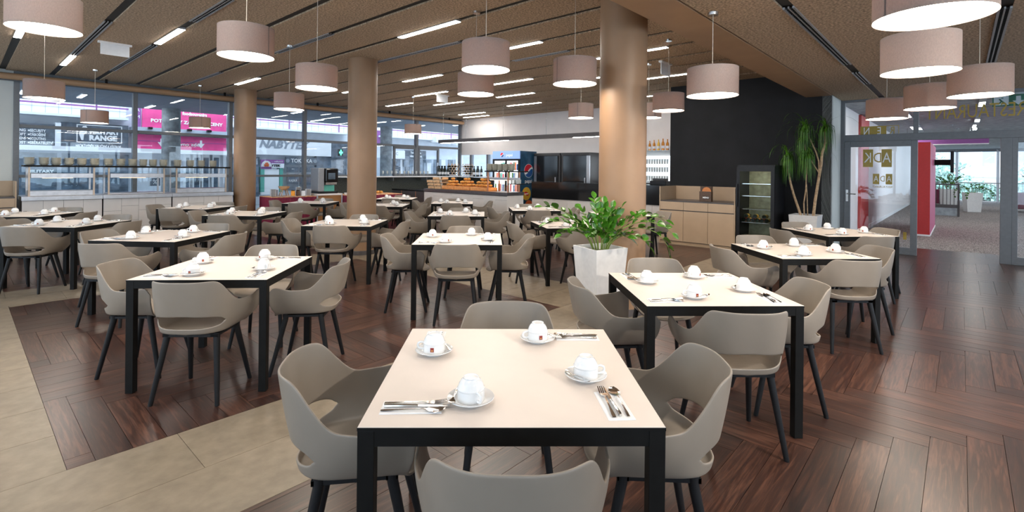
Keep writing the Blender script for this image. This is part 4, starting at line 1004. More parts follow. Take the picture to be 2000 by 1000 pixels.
def logo(par, cx, cz, r, plane='side'):
    def place(o):
        o.parent = par
        if plane == 'side': o.matrix_local = Matrix.Translation((cx, -.004, cz)) @ Matrix.Rotation(PI/2, 4, 'X')
        else: o.matrix_local = Matrix.Translation((-.004, cx, cz)) @ Matrix.Rotation(-PI/2, 4, 'Z') @ Matrix.Rotation(PI/2, 4, 'X')
        return o
    n = 40
    pts = [(r*math.cos(2*PI*k/n), r*math.sin(2*PI*k/n)) for k in range(n)]
    place(MB().prism(pts, 0, .002).obj('logo_disc', M['lwhite']))
    rw = [(x*.95, y*.95) for x, y in pts]
    def wave(x, s): return s*.10*r*1.6+.32*r*math.sin(x/r*2.2)*1.0+.35*x
    up = [(x, wave(x, 1)) for x in [r*.93*(1-2*k/12) for k in range(13)]]
    for sgn, m_ in ((1, 'lred'), (-1, 'lblue')):
        poly = []
        for k in range(25):
            x = .95*r*(-1+2*k/24); ye = math.sqrt(max(0, (.95*r)**2-x*x)); w1 = .28*x+.22*r*math.sin(x/r*2.6)+sgn*.13*r
            poly.append((x, ye*sgn, max(-ye, min(ye, w1))))
        mb = MB(); vs = []
        for x, y0, y1 in poly: vs += [(x, y0, .003), (x, y1, .003)]
        mb.add(vs, [(2*k, 2*k+1, 2*k+3, 2*k+2) for k in range(24)]); place(mb.obj('logo_field', M[m_]))
logo(t, .42, 1.48, .21); 
text('lettering', 'pepsi', .17, (.42, -.006, 1.16), (PI/2, 0, 0), M['wtext'], t, .001)
for (x, z, r, m1, s_) in ((.33, .78, .20, 'lyel', 'Lipton'), (.45, .40, .18, 'lor', 'MIRINDA')):
    MB().lathe([(r, 0), (r, .003)], 28).xf(Matrix.Translation((x, -.001, z)) @ Matrix.Rotation(PI/2, 4, 'X')).obj('printed_circle', M[m1], t)
    if s_ == 'Lipton': MB().lathe([(.11, 0), (.11, .002)], 24).xf(Matrix.Translation((x, -.004, z)) @ Matrix.Rotation(.35, 4, 'Y') @ Matrix.Scale(.5, 4, (0, 0, 1)) @ Matrix.Rotation(PI/2, 4, 'X')).obj('printed_oval', M['lred'], t)
    text('lettering', s_, .075, (x, -.009, z), (PI/2, -.15, 0), M['wtext'], t, .001, bold=.001)
o = room('x', 'x', 'x', 0, 0); bpy.data.objects.remove(o)
hd = [c for c in children(t) if c.name.startswith('lit_header')][0]
logo(t, .72, 1.96, .075, 'front'); text('lettering', 'pepsi', .13, (-.006, .42, 1.955), (PI/2, 0, -PI/2), M['wtext'], t, .001)
# dark reach-in fridges
for k, (q0, q1, lb) in enumerate(((8.82, 9.80, 'tall dark fridge with black door, left one behind bar'), (7.78, 8.78, 'tall dark fridge with black door, right one behind bar'))):
    t = room('upright_fridge', lb, 'fridge', 11.9, q0)
    L = q1-q0
    B(.03, .8, 0, L, 0, 2.02).obj('cabinet', M['dsteel'], t); B(0, .03, .0, L, 1.95, 2.02).obj('top_trim', M['dsteel'], t); B(0, .03, .08, L-.08, .15, 1.93).obj('door', M['bglossy'], t, bevel=.004)
    B(-.005, .03, L-.10 if k == 0 else .0, L if k == 0 else .10, .0, 1.93).obj('steel_edge', M['brushed'], t); B(-.04, -.01, .12, .15, .9, 1.3).obj('handle', M['brushed'], t)
# back shelf along window and back wall
t = room('wall_shelf', 'long white shelf under the windows carrying wine bottles and glasses', 'shelf', 7.3, 14.0)
B(0, 5.75, 0, .4, 1.22, 1.25).obj('shelf_board', M['wtext'], t); B(5.45, 5.75, -3.0, 0, 1.22, 1.25).obj('shelf_board', M['wtext'], t)
for x in (1, 2.4, 3.8, 5.2): B(x, x+.03, .05, .4, 1.1, 1.22).obj('bracket', M['alu'], t)
rbox('trim_1', 'dark mosaic wall panel under the white shelf', 'wall panel', 7.3, 13.05, 14.38, 14.42, 0, 1.2, M['mosaic'])
rbox('trim_2', 'dark mosaic wall panel on the back wall under the shelf', 'wall panel', 13.05, 13.09, 10.9, 14.38, 0, 1.2, M['mosaic'])
def wbottle(p, q, z, lb, m='bottle', h=.38, grp='wine bottles on the white shelf'):
    b = thing('wine_bottle', lb, 'bottle', R(p, q, z), 0, grp); s = h/.30
    MB().lathe([(0, 0), (.037*s, 0), (.038*s, .17*s), (.03*s, .20*s), (.014*s, .235*s), (.014*s, .29*s), (.016*s, .30*s), (0, .30*s)], 14).obj('glass_body', M[m], b, smooth=True)
    MB().lathe([(.0385*s, .05*s), (.0385*s, .12*s)], 14).obj('paper_label', M['paper'], b, smooth=True)
for k in range(7):
    wbottle(at_q(857, 344, 14.15)[0]+.065*k, 14.10+(.13 if k % 2 else 0), 1.25, 'dark wine bottle in the row left of the window rack, %s' % ORD[k])
def rack(p, q, lb, dirp=True):
    t = room('wine_rack', lb, 'wine rack', p, q, 1.25); s = MB(); K = 1.55
    if not dirp: t.rotation_euler = (0, 0, RZ-PI/2)
    for k in range(4):
        for sg in (1, -1):
            x = k*.14; 
            x1 = max(0, min(.42, x+sg*.36)); z1 = .01+abs(x1-x)*1.25
            if z1 > .03:
                for yy in (0, .2): MB().tube([(x, yy, .01), (x1, yy, z1)], .010, 4).obj('slat', M['board'], t)
                if x1 in (0, .42):
                    for yy in (0, .2): MB().tube([(x1, yy, z1), (x1-sg*min(.42, (.46-z1)/1.25), yy, min(.46, z1+.42*1.25))], .010, 4).obj('slat', M['board'], t)
    i = 0
    for z, xs in ((.0975, (.14, .28)), (.185, (.07, .21, .35)), (.2725, (.14, .28)), (.36, (.07, .21, .35))):
        for x in xs:
            i += 1
            b = thing('wine_bottle', 'wine bottle lying in the rack '+('by the window' if dirp else 'by the back wall'), 'bottle', (0, 0, 0), 0, 'bottles in wine racks')
            b.location = t.matrix_basis @ Vector((x, .26, z)); b.rotation_euler = t.rotation_euler
            MB().lathe([(0, 0), (.034, 0), (.034, .18), (.013, .22), (.013, .28), (0, .28)], 10).xf(Matrix.Rotation(PI/2, 4, 'X')).obj('glass_body', M['bottle'], b, smooth=True)
p, z = at_q(880, 344, 14.1); rack(p, 14.08, 'diamond lattice wooden wine rack by the window')
rack(12.62, 13.9, 'diamond lattice wooden wine rack on the back wall shelf', False)
for k in range(4): wbottle(12.70+.13*(k % 2), 13.3-.08*k, 1.25, 'dark wine bottle right of the back wall rack, %s' % ORD[k])
for k in range(12):
    p = 9.4+k*.17; o = MB().lathe([(.028, 0), (.004, .005), (.004, .07), (.03, .10), (.032, .15), (.028, .18)], 10).obj('wine_glass', M['clearb'], smooth=True); o.location = R(p, 14.2, 1.25); tag(o, 'stemmed glass standing on the white window shelf', 'glass', 'stemmed glasses on the white shelf')
# bar niche shelving
t = room('bar_shelving', 'white bar shelving with backlit glass shelves', 'shelving', PB-.35, 4.9)
B(.33, .345, 0, 2.6, 1.24, 1.92).obj('lit_back_panel', M['led'], t)
for z in (1.24, 1.48, 1.70, 1.92, 2.08): B(.05, .33, 0, 2.6, z-.012, z).obj('glass_shelf', M['glass2'] if z < 2 else M['clearb'], t)
for y in (0, 2.58): B(.05, .33, y, y+.02, 1.2, 2.08).obj('upright', M['chrome'], t)
B(.0, .35, 0, 2.6, .9, 1.18).obj('back_counter', M['dsteel'], t)
for r_, z in enumerate((1.24, 1.48, 1.70)):
    for k in range(16):
        o = MB().lathe([(.03, 0), (.034, .14), (.03, .14)], 8).obj('drinking_glass', M['clearb'], smooth=True); o.location = R(PB-.17, 5.95+.075*k, z+.002); tag(o, 'clear glass on the backlit bar shelf', 'glass', 'glasses on the backlit bar shelves')
for k, (m_, h) in enumerate((('amber', .28), ('clearb', .32), ('clearb', .28), ('amber', .27), ('amber', .29), ('lyel', .30), ('amber', .32), ('amber', .30))):
    wbottle(PB-.2, 6.85-.13*k, 2.08, 'spirit bottle on the top bar shelf, %s from left' % ORD[k], m_, h, 'spirit bottles on the top bar shelf')
t = room('receipt_printer', 'black till machine standing on the bar end', 'printer', 11.0, 5.1, 1.18)
B(0, .3, 0, .4, 0, .10).obj('body', M['fdark'], t, bevel=.01); B(.05, .25, .05, .35, .10, .16).obj('lid', M['dsteel'], t, bevel=.01)
# long linear pendant above the bar
t = room('linear_pendant', 'long thin black linear lamp hung above the counters', 'pendant lamp', 10.7, 5.6, 2.36)
B(-.04, .04, 0, 7.3, 0, .11).obj('housing', M['lamd'], t); B(-.028, .028, 4.2, 7.2, -.006, 0).obj('lit_section', M['foyl'], t); B(-.028, .028, .6, 1.9, -.006, 0).obj('lit_section', M['foyl'], t)
for y in (.5, 2.8, 4.4, 6.0, 7.1): MB().tube([(0, y, .11), (0, y, HC-2.36)], .004, 6).obj('suspension_wire', M['chrome'], t)

# ============================================================ BURGUNDY BUFFET TABLES
def skirted(p0, p1, q0, q1, lb):
    t = room('skirted_table', lb, 'buffet table', p0, q0)
    L, D = p1-p0, q1-q0
    B(0, L, 0, D, .76, .775).obj('table_cloth', M['peach'], t)
    mb = MB(); pts = []
    per = [(0, D, 0, 0), (0, 0, L, 0), (L, 0, L, D)]
    for x0, y0, x1, y1 in per:
        ln = math.hypot(x1-x0, y1-y0); n = int(ln/.03)
        for k in range(n):
            f_ = k/n; nx, ny = (y1-y0)/ln, -(x1-x0)/ln; o_ = .012*math.sin(k*PI/2)
            pts.append((x0+(x1-x0)*f_+nx*o_, y0+(y1-y0)*f_+ny*o_))
    vs = []; 
    for x, y in pts: vs += [(x, y, .765), (x*1.0, y, .02)]
    mb.add(vs, [(2*k, 2*k+1, 2*k+3, 2*k+2) for k in range(len(pts)-1)]); mb.obj('pleated_skirt', M['skirt'], t)
    for x in (.08, L-.08): B(x-.02, x+.02, .3, .34, 0, .76).obj('leg', M['bmetal'], t)
skirted(5.12, 6.22, 12.4, 13.2, 'burgundy skirted buffet table right of the left column')
skirted(7.0, 8.75, 12.2, 13.0, 'burgundy skirted buffet table behind the middle column')
plate = MB().lathe([(0, 0), (.05, 0), (.10, .012), (.10, .015), (.05, .005), (0, .004)], 20).mesh('dinner_plate', M['cer'], True)
for s, (p, q, n) in enumerate(((5.22, 12.62, 13), (5.40, 12.95, 11), (6.02, 12.98, 15), (6.12, 12.65, 12))):
    for k in range(n):
        o = bpy.data.objects.new('dinner_plate', plate); COL.objects.link(o); o.location = R(p, q, .775+k*.0145); o.scale = (.8, .8, 1)
        tag(o, 'white plate in the %s plate stack on the burgundy buffet' % ORD[s], 'plate', '%s plate stack on the burgundy buffet' % ORD[s])
t = room('serving_bowl', 'wooden bowl raised on four legs on the burgundy buffet', 'bowl', 5.58, 12.85, .775)
MB().lathe([(0, .15), (.05, .15), (.12, .20), (.14, .25), (.13, .25), (0, .19)], 20).obj('bowl', M['board'], t, smooth=True)
for a in range(4): MB().tube([(.13*math.cos(a*PI/2+.7), .13*math.sin(a*PI/2+.7), 0), (.07*math.cos(a*PI/2+.7), .07*math.sin(a*PI/2+.7), .17)], .012, 8).obj('leg', M['trunk'], t)
for k, (p, m_, lb) in enumerate(((5.70, 'juice', 'glass jar of orange fruit on the burgundy buffet'), (5.83, 'tan', 'dark jar on the burgundy buffet'), (5.96, 'paper', 'pale jar on the burgundy buffet'))):
    t = room('food_jar', lb, 'jar', p, 12.6, .775)
    MB().lathe([(0, 0), (.045, 0), (.05, .02), (.05, .12), (.04, .14), (0, .14)], 16).obj('contents', M[m_], t, smooth=True); MB().lathe([(.042, .14), (.042, .16), (0, .16)], 16).obj('lid', M['fdark'], t, smooth=True)
for k in range(3):
    o = MB().lathe([(0, 0), (.07, 0), (.12, .012), (.12, .016), (0, .006)], 20).obj('serving_plate', M['cer'], smooth=True); o.location = R(5.35+.28*k, 12.52, .775); tag(o, 'flat serving plate on the burgundy buffet front, %s from left' % ORD[k], 'plate', 'serving plates')
# juice machine on wooden cart
t = room('serving_cart', 'wooden cart with pale top under the coffee machine', 'cart', 6.26, 12.45)
B(0, .72, 0, .6, .78, .82).obj('cart_top', M['white'], t); B(.03, .69, .02, .58, .12, .78).obj('body', M['honey'], t); B(0, .03, 0, .6, .06, .80).obj('side_frame', M['mgrey'], t); B(.69, .72, 0, .6, .06, .80).obj('side_frame', M['mgrey'], t)
for x in (.05, .67):
    for y in (.06, .54): MB().lathe([(.03, -.012), (.03, .012)], 12).xf(Matrix.Translation((x, y, .03)) @ Matrix.Rotation(PI/2, 4, 'X')).obj('castor', M['bmetal'], t)
t = room('coffee_machine', 'silver and black hot drinks machine on the wooden cart', 'drinks machine', 6.34, 12.5, .82)
B(0, .56, .05, .50, 0, .06).obj('base', M['fdark'], t, bevel=.01); B(0, .17, .05, .48, .06, .68).obj('side_housing', M['machine'], t, bevel=.02); B(.17, .55, .22, .48, .06, .68).obj('rear_housing', M['machine'], t, bevel=.01)
B(.19, .56, .02, .26, .30, .67).obj('front_head', M['bglossy'], t, bevel=.03); B(.2, .52, .04, .22, .24, .30).obj('spout_bar', M['chrome'], t); B(.19, .48, .10, .22, .06, .22).obj('mint_panel', M['mint'], t); B(.26, .46, .015, .02, .38, .55).obj('display', M['dglass'], t)
for k in range(14):
    o = MB().lathe([(0, 0), (.035, 0), (.04, .06), (.036, .06), (0, .01)], 12).obj('coffee_mug', M['cer'], smooth=True); o.location = R(7.08+.09*(k % 7), 12.35+.12*(k//7), .775); tag(o, 'white mug in the group beside the drinks machine', 'mug', 'white mugs beside the drinks machine')
for k in range(8):
    o = bpy.data.objects.new('pastry', ico); COL.objects.link(o); o.location = R(7.76+.125*(k % 4), 12.37+.125*(k//4), .832); o.rotation_euler = (0, 0, RZ+PI/2); tag(o, 'small pastry on the tray behind the middle column', 'pastry', 'pastries on the burgundy buffet')
o = room('serving_tray', 'wooden tray of pastries on the burgundy buffet', 'tray', 7.68, 12.28, .775); B(0, .62, 0, .34, 0, .02).obj('tray_base', M['board'], o)

# ============================================================ HANGING SIGNS, DETECTORS
def hang_sign(u, v, w_, h_, lb, h=HC, green=False, yaw=RZ-PI/2, pos=None):
    if pos: loc = R(*pos)
    else: p, q = ceil_pt(u, v, h); loc = R(p, q)
    t = thing('exit_sign', lb, 'sign', (loc.x, loc.y, h), yaw)
    B(-w_/2-.03, w_/2+.03, -.03, .03, -.03, 0).obj('mount', M['wtext'], t); B(-w_/2, w_/2, -.006, .006, -.03-h_, -.03).obj('sign_panel', M['paper'] if not green else M['green'], t)
    if green:
        MB().prism([(-.03, .07), (.03, .07), (.03, -.01), (.075, -.01), (0, -.085), (-.075, -.01), (-.03, -.01)], 0, .002).xf(Matrix.Translation((w_/4, -.008, -.03-h_/2)) @ Matrix.Rotation(PI/2, 4, 'X')).obj('arrow', M['wtext'], t)
        B(-w_/2+.02, -.01, -.009, -.006, -.03-h_+.02, -.05).obj('pictogram_field', M['wtext'], t)
        mb = MB(); mb.tube([(-.16, 0, -.10), (-.13, 0, -.14), (-.16, 0, -.18)], .012, 6); mb.tube([(-.13, 0, -.14), (-.09, 0, -.18)], .012, 6); mb.lathe([(.014, -.008), (.014, .008)], 10, (-.12, 0, -.085))
        mb.xf(Matrix.Translation((.03, -.012, .0))).obj('running_figure', M['green'], t)
hang_sign(225, 84, .36, .17, 'blank white exit sign box between left ceiling slots', yaw=RZ); hang_sign(864, 185, .36, .17, 'small blank exit sign box right of the middle column', yaw=RZ); hang_sign(1300, 122, .36, .2, 'blank exit sign box behind the right column', yaw=RZ)
hang_sign(0, 0, .44, .20, 'green exit sign with white arrow beyond the glass partition', HB, True, pos=(12.4, -.62))
for pos, lb in (((11.2, -.9), 'round smoke detector at the right ceiling edge'), ((12.9, .15), 'round smoke detector on the foyer ceiling')):
    t = room('smoke_detector', lb, 'smoke detector', pos[0], pos[1], HB); MB().lathe([(.06, 0), (.055, -.03), (0, -.035)], 24).obj('housing', M['paper'], t, smooth=True); MB().lathe([(.02, -.034), (.02, -.045), (0, -.046)], 16).obj('sensor', M['fdark'], t)

# ============================================================ OUTSIDE THE SHOP WINDOWS
QO = 20.7; QF = 22.6
rbox('pavement_outside', 'grey paving of the covered passage outside the windows', 'pavement', -6, 28, W+.1, 40, -.25, -.12, M['concrete'])
sf = rbox('soffit_outside', 'grey passage soffit outside the windows', 'soffit', -6, 26, W+.12, QO, HC+.04, HC+.5, M['soffit'])
for (u, v) in ((160, 186), (293, 207), (498, 231), (619, 234), (45, 178), (815, 245), (740, 238), (560, 205), (350, 183), (900, 243)):
    p, q = ceil_pt(u, v, HC+.04)
    if q < W+.3 or q > QO: q = 17.2
    t = room('passage_light', 'linear lamp in the passage soffit outside', 'ceiling light', p, q, HC+.04, group='passage soffit lamps')
    B(-.06, .06, -.5, .5, -.03, 0).obj('housing', M['wtext'], t); B(-.05, .05, -.48, .48, -.036, -.03).obj('diffuser', M['outl'], t)
for u, v, q, lb in ((334, 300, 20.0, 'round concrete column outside before the pink signs'), (754, 300, 20.0, 'round grey column outside the fifth window')):
    p, z = at_q(u, v, q); t = room('outside_column', lb, 'column', p, q, -.12, kind='structure'); MB().lathe([(.27, 0), (.27, HC+.16)], 32).obj('shaft', M['concrete'], t, smooth=True)
# facade opposite: one building, with parts given by their pixel outline on its plane
fb = room('opposite_building', 'pale shopping gallery opposite the windows with shop fronts', 'building', 0, QF, kind='structure')
B(-6, 30, .3, .5, -.12, 9).obj('facade_wall', M['facade'], fb)
def fpx(u0, v0, u1, v1):    # pixels -> p0,p1,z0,z1 on the facade
    um = (u0+u1)/2; pa, _ = at_q(u0, (v0+v1)/2, QF); pb, _ = at_q(u1, (v0+v1)/2, QF)
    return pa, pb, at_q(um, v1, QF)[1], at_q(um, v0, QF)[1]
def fbox(nm, px, m, d0=.0, d1=.3, par=None):
    a, b, z0, z1 = px if len(px) == 4 and max(px) < 32 else fpx(*px)
    return B(a, b, d0, d1, z0, z1).obj(nm, M[m], par or fb)
def P(u, v): return at_q(u, v, QF)
# upper gallery: gridded translucent panels and purple rails
zg = P(250, 232)[1]; ztop = 6.0
for (a, b) in ((-4, P(248, 220)[0]), (P(446, 240)[0], P(680, 260)[0]), (P(738, 270)[0], 26)):
    B(a, b, .15, .2, zg, ztop).obj('gallery_panel', M['facade2'], fb)
    mb = MB(); x = a
    while x < b: mb.box(x, x+.012, .135, .15, zg, ztop); x += .33
    z = zg
    while z < ztop: mb.box(a, b, .135, .15, z, z+.012); z += .25
    o = mb.obj('gallery_grid', M['mgrey'], fb); o['kind'] = 'stuff'
    for dz in (.30, .52): B(a, b, -.25, -.2, zg+dz, zg+dz+.05).obj('gallery_rail', M['purple'], fb)
    x = a
    while x < b: B(x, x+.04, -.25, -.2, zg, zg+.57).obj('rail_post', M['purple'], fb); x += 2.4
    B(a, b, -.3, .2, zg-.08, zg).obj('gallery_ledge', M['facade'], fb)
# signs as things of their own
def fsign(nm, lb, px, m, d=.06, off=-.05):
    a, b, z0, z1 = fpx(*px); t = room(nm, lb, 'sign', a, QF+off, z0)
    B(0, b-a, 0, d, 0, z1-z0).obj('sign_board', M[m], t); return t, b-a, z1-z0
def ft(t, s, size, x, z, m='wtext', sx=1, bold=0, shear=0, dy=-.012, w=None, al='CENTER'):
    o = text('lettering', s, size, (x, dy, z), (PI/2, 0, 0), M[m], t, .004, al, sx, shear, bold)
    if w:
        xs = [v.co.x for v in o.data.vertices]; o.scale = (w/max(.01, max(xs)-min(xs)), 1, 1)
    return o
t, L, H = fsign('shop_sign', 'dark banner listing SECURITY SCOUTING wares at far left', (-20, 240, 107, 288), 'banner')
pl = lambda u: at_q(u, 262, QF)[0]; x0_ = at_q(-20, 264, QF)[0]
for i, (s_, u1) in enumerate((('SECURITY', 89), ('TÁBOŘENÍ', 89), ('SCOUTING', 89), ('SBĚRATELSTVÍ', 104))):
    xa = pl(58)-x0_; ft(t, s_, H*.155, xa, H*(.70-.165*i), w=pl(u1)-pl(58), al='LEFT', bold=.004); B(pl(54)-x0_, pl(54)-x0_+.05, -.012, -.006, H*(.70-.165*i)-.02, H*(.70-.165*i)+.03).obj('bullet_dot', M['wtext'], t)
for i, (s_, w_) in enumerate((('KEMPING', 38), ('AIRSOFT', 30), ('VAŘENÍ', 34), ('MYSLIVOST', 40))):
    ft(t, s_, H*.155, pl(50)-x0_, H*(.70-.165*i), al='RIGHT', bold=.004, sx=.8)
t, L, H = fsign('shop_sign', 'dark MILITARY RANGE banner with white frame', (118, 242, 250, 293), 'banner')
ft(t, 'MILITARY', H*.27, L*.63, H*.70, bold=.014, w=L*.46); ft(t, 'RANGE', H*.27, L*.61, H*.45, bold=.014, w=L*.42); ft(t, 'NEJŠIRŠÍ VÝBĚR OBLEČENÍ A VÝSTROJE...', H*.12, L*.56, H*.14, bold=.004, w=L*.70)
for r in ((.22, .235, .27, .95), (.885, .90, .27, .95), (.22, .90, .27, .30), (.22, .90, .92, .95)): B(L*r[0], L*r[1], -.015, 0, H*r[2], H*r[3]).obj('white_border', M['wtext'], t)
MB().prism([(0, 0), (.05, .0), (.07, .2), (.14, .25), (.16, .42), (.12, .5), (.04, .48), (-.03, .36), (-.06, .2)], 0, .01).xf(Matrix.Translation((L*.29, -.004, H*.36)) @ Matrix.Rotation(PI/2, 4, 'X') @ Matrix.Scale(H*1.1, 4)).obj('soldier_emblem', M['wtext'], t)
fbox('white_pilaster', (107, 240, 118, 292), 'facade2', -.12)
t, L, H = fsign('shop_sign', 'upper pink banner reading POTRAVINY ZA NIZKE CENY', (277, 205, 441, 256), 'pink')
ft(t, 'foodsouvenirs', H*.17, L*.60, H*.66, bold=.006, w=L*.30); ft(t, 'POTRAVINY ZA NÍZKÉ CENY', H*.17, L*.52, H*.32, bold=.006, w=L*.86)
t, L, H = fsign('shop_sign', 'narrow purple and grey vertical banner left of pink one', (262, 207, 275, 250), 'purple'); ft(t, 'A', H*.2, L*.5, H*.8); ft(t, 'M', H*.2, L*.5, H*.5)
t, L, H = fsign('shop_sign', 'lower pink sign with two white arrows and words levne zde', (262, 266, 441, 297), 'pink')
ft(t, 'levno zde', H*.28, L*.55, H*.48, bold=.003, w=L*.26)
for x in (.27, .70): MB().prism([(-.05, .22), (.05, .22), (.05, .04), (.17, .04), (0, -.2), (-.17, .04), (-.05, .04)], 0, .01).xf(Matrix.Translation((L*x, -.006, H*.52)) @ Matrix.Rotation(PI/2, 4, 'X') @ Matrix.Scale(H*1.2, 4)).obj('arrow', M['wtext'], t)
B(0, L, -.01, 0, H*.60, H*.63).obj('grey_line', M['purple'], t)
fbox('lattice_ledge', (256, 253, 443, 263), 'mgrey', -.25)
for i in range(4): fbox('floodlight', (285+38*i, 249+i*2, 293+38*i, 253+i*2), 'fdark', -.4, -.25)
t, L, H = fsign('shop_sign', 'wide white fascia with slanted grey letters NABYTEK', (446, 270, 646, 303), 'facade2')
ft(t, 'NÁBYTEK', H*.60, L*.50, H*.60, 'gtext', 1, .02, .3, w=L*.50)
t, L, H = fsign('shop_sign', 'small purple board reading matrace', (509, 312, 554, 319), 'purple'); ft(t, 'matrace... nábytek', H*.6, L*.5, H*.5, 'wtext', w=L*.9)
t, L, H = fsign('shop_sign', 'small white board with black letters NABYTEK', (509, 319, 554, 328), 'facade2'); ft(t, 'NÁBYTEK', H*.7, L*.45, H*.5, 'ktext', 1.0, .006, .2, w=L*.75)
t, L, H = fsign('shop_sign', 'white rounded ice cream sign before the furniture shop', (499, 314, 519, 330), 'purple', .05, -.6)
MB().prism([(-.5, .28), (.5, .28), (.48, .55), (.36, .82), (.15, .98), (-.15, .98), (-.36, .82), (-.48, .55)], 0, .02).xf(Matrix.Translation((L/2, -.002, 0)) @ Matrix.Rotation(PI/2, 4, 'X') @ Matrix.Diagonal((L, H, 1, 1))).obj('sign_top', M['wtext'], t)
MB().prism([(-.2, .3), (.2, .3), (.25, .5), (.1, .8), (-.12, .75), (-.25, .5)], 0, .01).xf(Matrix.Translation((L/2, -.022, 0)) @ Matrix.Rotation(PI/2, 4, 'X') @ Matrix.Diagonal((L, H, 1, 1))).obj('printed_picture', M['lor'], t)
for x0 in (510, 546): fbox('green_strip', (x0, 326, x0+6, 375), 'mint', -.02)
t, L, H = fsign('shop_sign', 'dark sign with white serif letters TOKAJKA', (557, 307, 618, 322), 'banner'); ft(t, 'TOKAJKA', H*.7, L*.5, H*.5, 'wtext', bold=.003, w=L*.68)
for x in (.06, .94): MB().lathe([(H*.25, 0), (H*.25, .01)], 12).xf(Matrix.Translation((L*x, -.002, H*.5)) @ Matrix.Rotation(PI/2, 4, 'X')).obj('grape_emblem', M['gtext'], t)
rb = random.Random(5)
for (u0, v0, u1, v1, s) in ((560, 326, 582, 336, 'víno'), (586, 326, 596, 336, ''), (598, 326, 618, 336, 'káva'), (560, 340, 582, 372, 'KAJSKÁ'), (586, 340, 616, 372, ''), (640, 330, 676, 342, 'točené'), (640, 345, 676, 372, '')):
    t, L, H = fsign('chalkboard', 'dark chalkboard in the wine shop front'+((' reading '+s) if s else ', blank %s at %s' % ('small' if v1 < 345 else 'tall', 'left' if u0 < 600 else 'right')), (u0, v0, u1, v1), 'banner')
    if s: ft(t, s, H*.4 if H < .4 else .14, L*.5, H*.6, 'wtext', .8)
t, L, H = fsign('pharmacy_cross', 'green lit cross sign left of the middle column', (643, 292, 651, 305), 'fdark', .1, -.9)
B(L*.38, L*.62, -.02, 0, H*.1, H*.9).obj('lit_bar', M['ledg'], t); B(L*.1, L*.9, -.02, 0, H*.38, H*.62).obj('lit_bar', M['ledg'], t)
fbox('dark_recess', (647, 280, 680, 308), 'banner', -.02)
t, L, H = fsign('shop_sign', 'purple vertical banner beyond the fifth window', (735, 255, 745, 282), 'purple')
t, L, H = fsign('shop_sign', 'dark sign with two lines of white words beyond the sixth window', (790, 294, 831, 310), 'banner'); ft(t, 'Tisíce gal. piva', H*.34, L*.5, H*.7, 'wtext', .8, .004); ft(t, 'nejlepší ceny v Plzni', H*.34, L*.5, H*.3, 'wtext', .65, .004)
t, L, H = fsign('shop_sign', 'white sign with red letters beyond the fifth window', (763, 294, 790, 310), 'facade2'); ft(t, 'MC', H*.5, L*.3, H*.6, 'gtext')
t, L, H = fsign('window_poster', 'dark poster with white words in the shop front', (764, 325, 781, 342), 'banner'); ft(t, 'to nechcete', H*.2, L*.5, H*.6, 'wtext', .6); ft(t, 'vypadnout', H*.2, L*.5, H*.35, 'wtext', .6)
for (u0, v0, u1, v1) in ((764, 311, 781, 324), (788, 312, 806, 326), (812, 312, 824, 326), (830, 312, 842, 318)): fsign('window_poster', 'dark poster in the shop front, %s from the left' % {764: 'first', 788: 'second', 812: 'third', 830: 'fourth'}[u0], (u0, v0, u1, v1), 'dglass')
# shop fronts at street level
zf = P(250, 297)[1]
B(-6, P(443, 300)[0], -.15, .3, zf-.02, zf+.14).obj('fascia_bar', M['facade2'], fb)
p = -5.5
pe_ = P(256, 320)[0]
i = 0
while p < pe_-.2:
    w_ = 1.5 if i % 2 else 1.1
    q_ = min(p+w_, pe_); f_ = B(p, q_, .1, .3, -.1, zf-.02).obj('shop_window', M['facade2'] if 0 else M['mgrey'], fb); B(p+.06, q_-.06, .08, .1, .02, zf-.1).obj('pane', M['dglass'], f_); p = q_; i += 1
for (u0, u1) in ((362, 372), (378, 392), (396, 410), (416, 430)): 
    f_ = fbox('shop_door', (u0, 300, u1, 385), 'facade2', .05); a, b, z0, z1 = fpx(u0+2, 308, u1-2, 383); B(a, b, .04, .05, z0, z1).obj('pane', M['dglass'], f_)
t, L, H = fsign('shop_sign', 'second MILITARY sign on the dark shop glass', (48, 330, 108, 340), 'banner', .03, .0); ft(t, 'MILITARY', H*.8, L*.5, H*.5, bold=.006, w=L*.9)
t, L, H = fsign('shop_sign', 'percent sign outlined on the dark shop glass', (292, 347, 314, 364), 'banner', .03, .0); ft(t, '%', H*.75, L*.5, H*.5)
for r in ((0, 1, .0, .05), (0, 1, .95, 1), (0, .04, 0, 1), (.96, 1, 0, 1)): B(L*r[0], L*r[1], -.01, 0, H*r[2], H*r[3]).obj('white_border', M['wtext'], t)
fbox('shop_window', (446, 306, 508, 385), 'dglass', .1); fbox('shop_window', (511, 330, 545, 380), 'facade2', .0); fbox('shop_window', (620, 306, 680, 330), 'dglass', .1); fbox('shop_window', (735, 310, 895, 345), 'mgrey', .1)
for u in range(765, 895, 14): fbox('pane', (u, 312, u+8, 343), 'facade2' if (u//14) % 2 else 'dglass', .05)
for i in range(3): fbox('air_conditioner', (838+20*i, 268+i*3, 848+20*i, 279+i*3), 'paper', -.6, -.1)

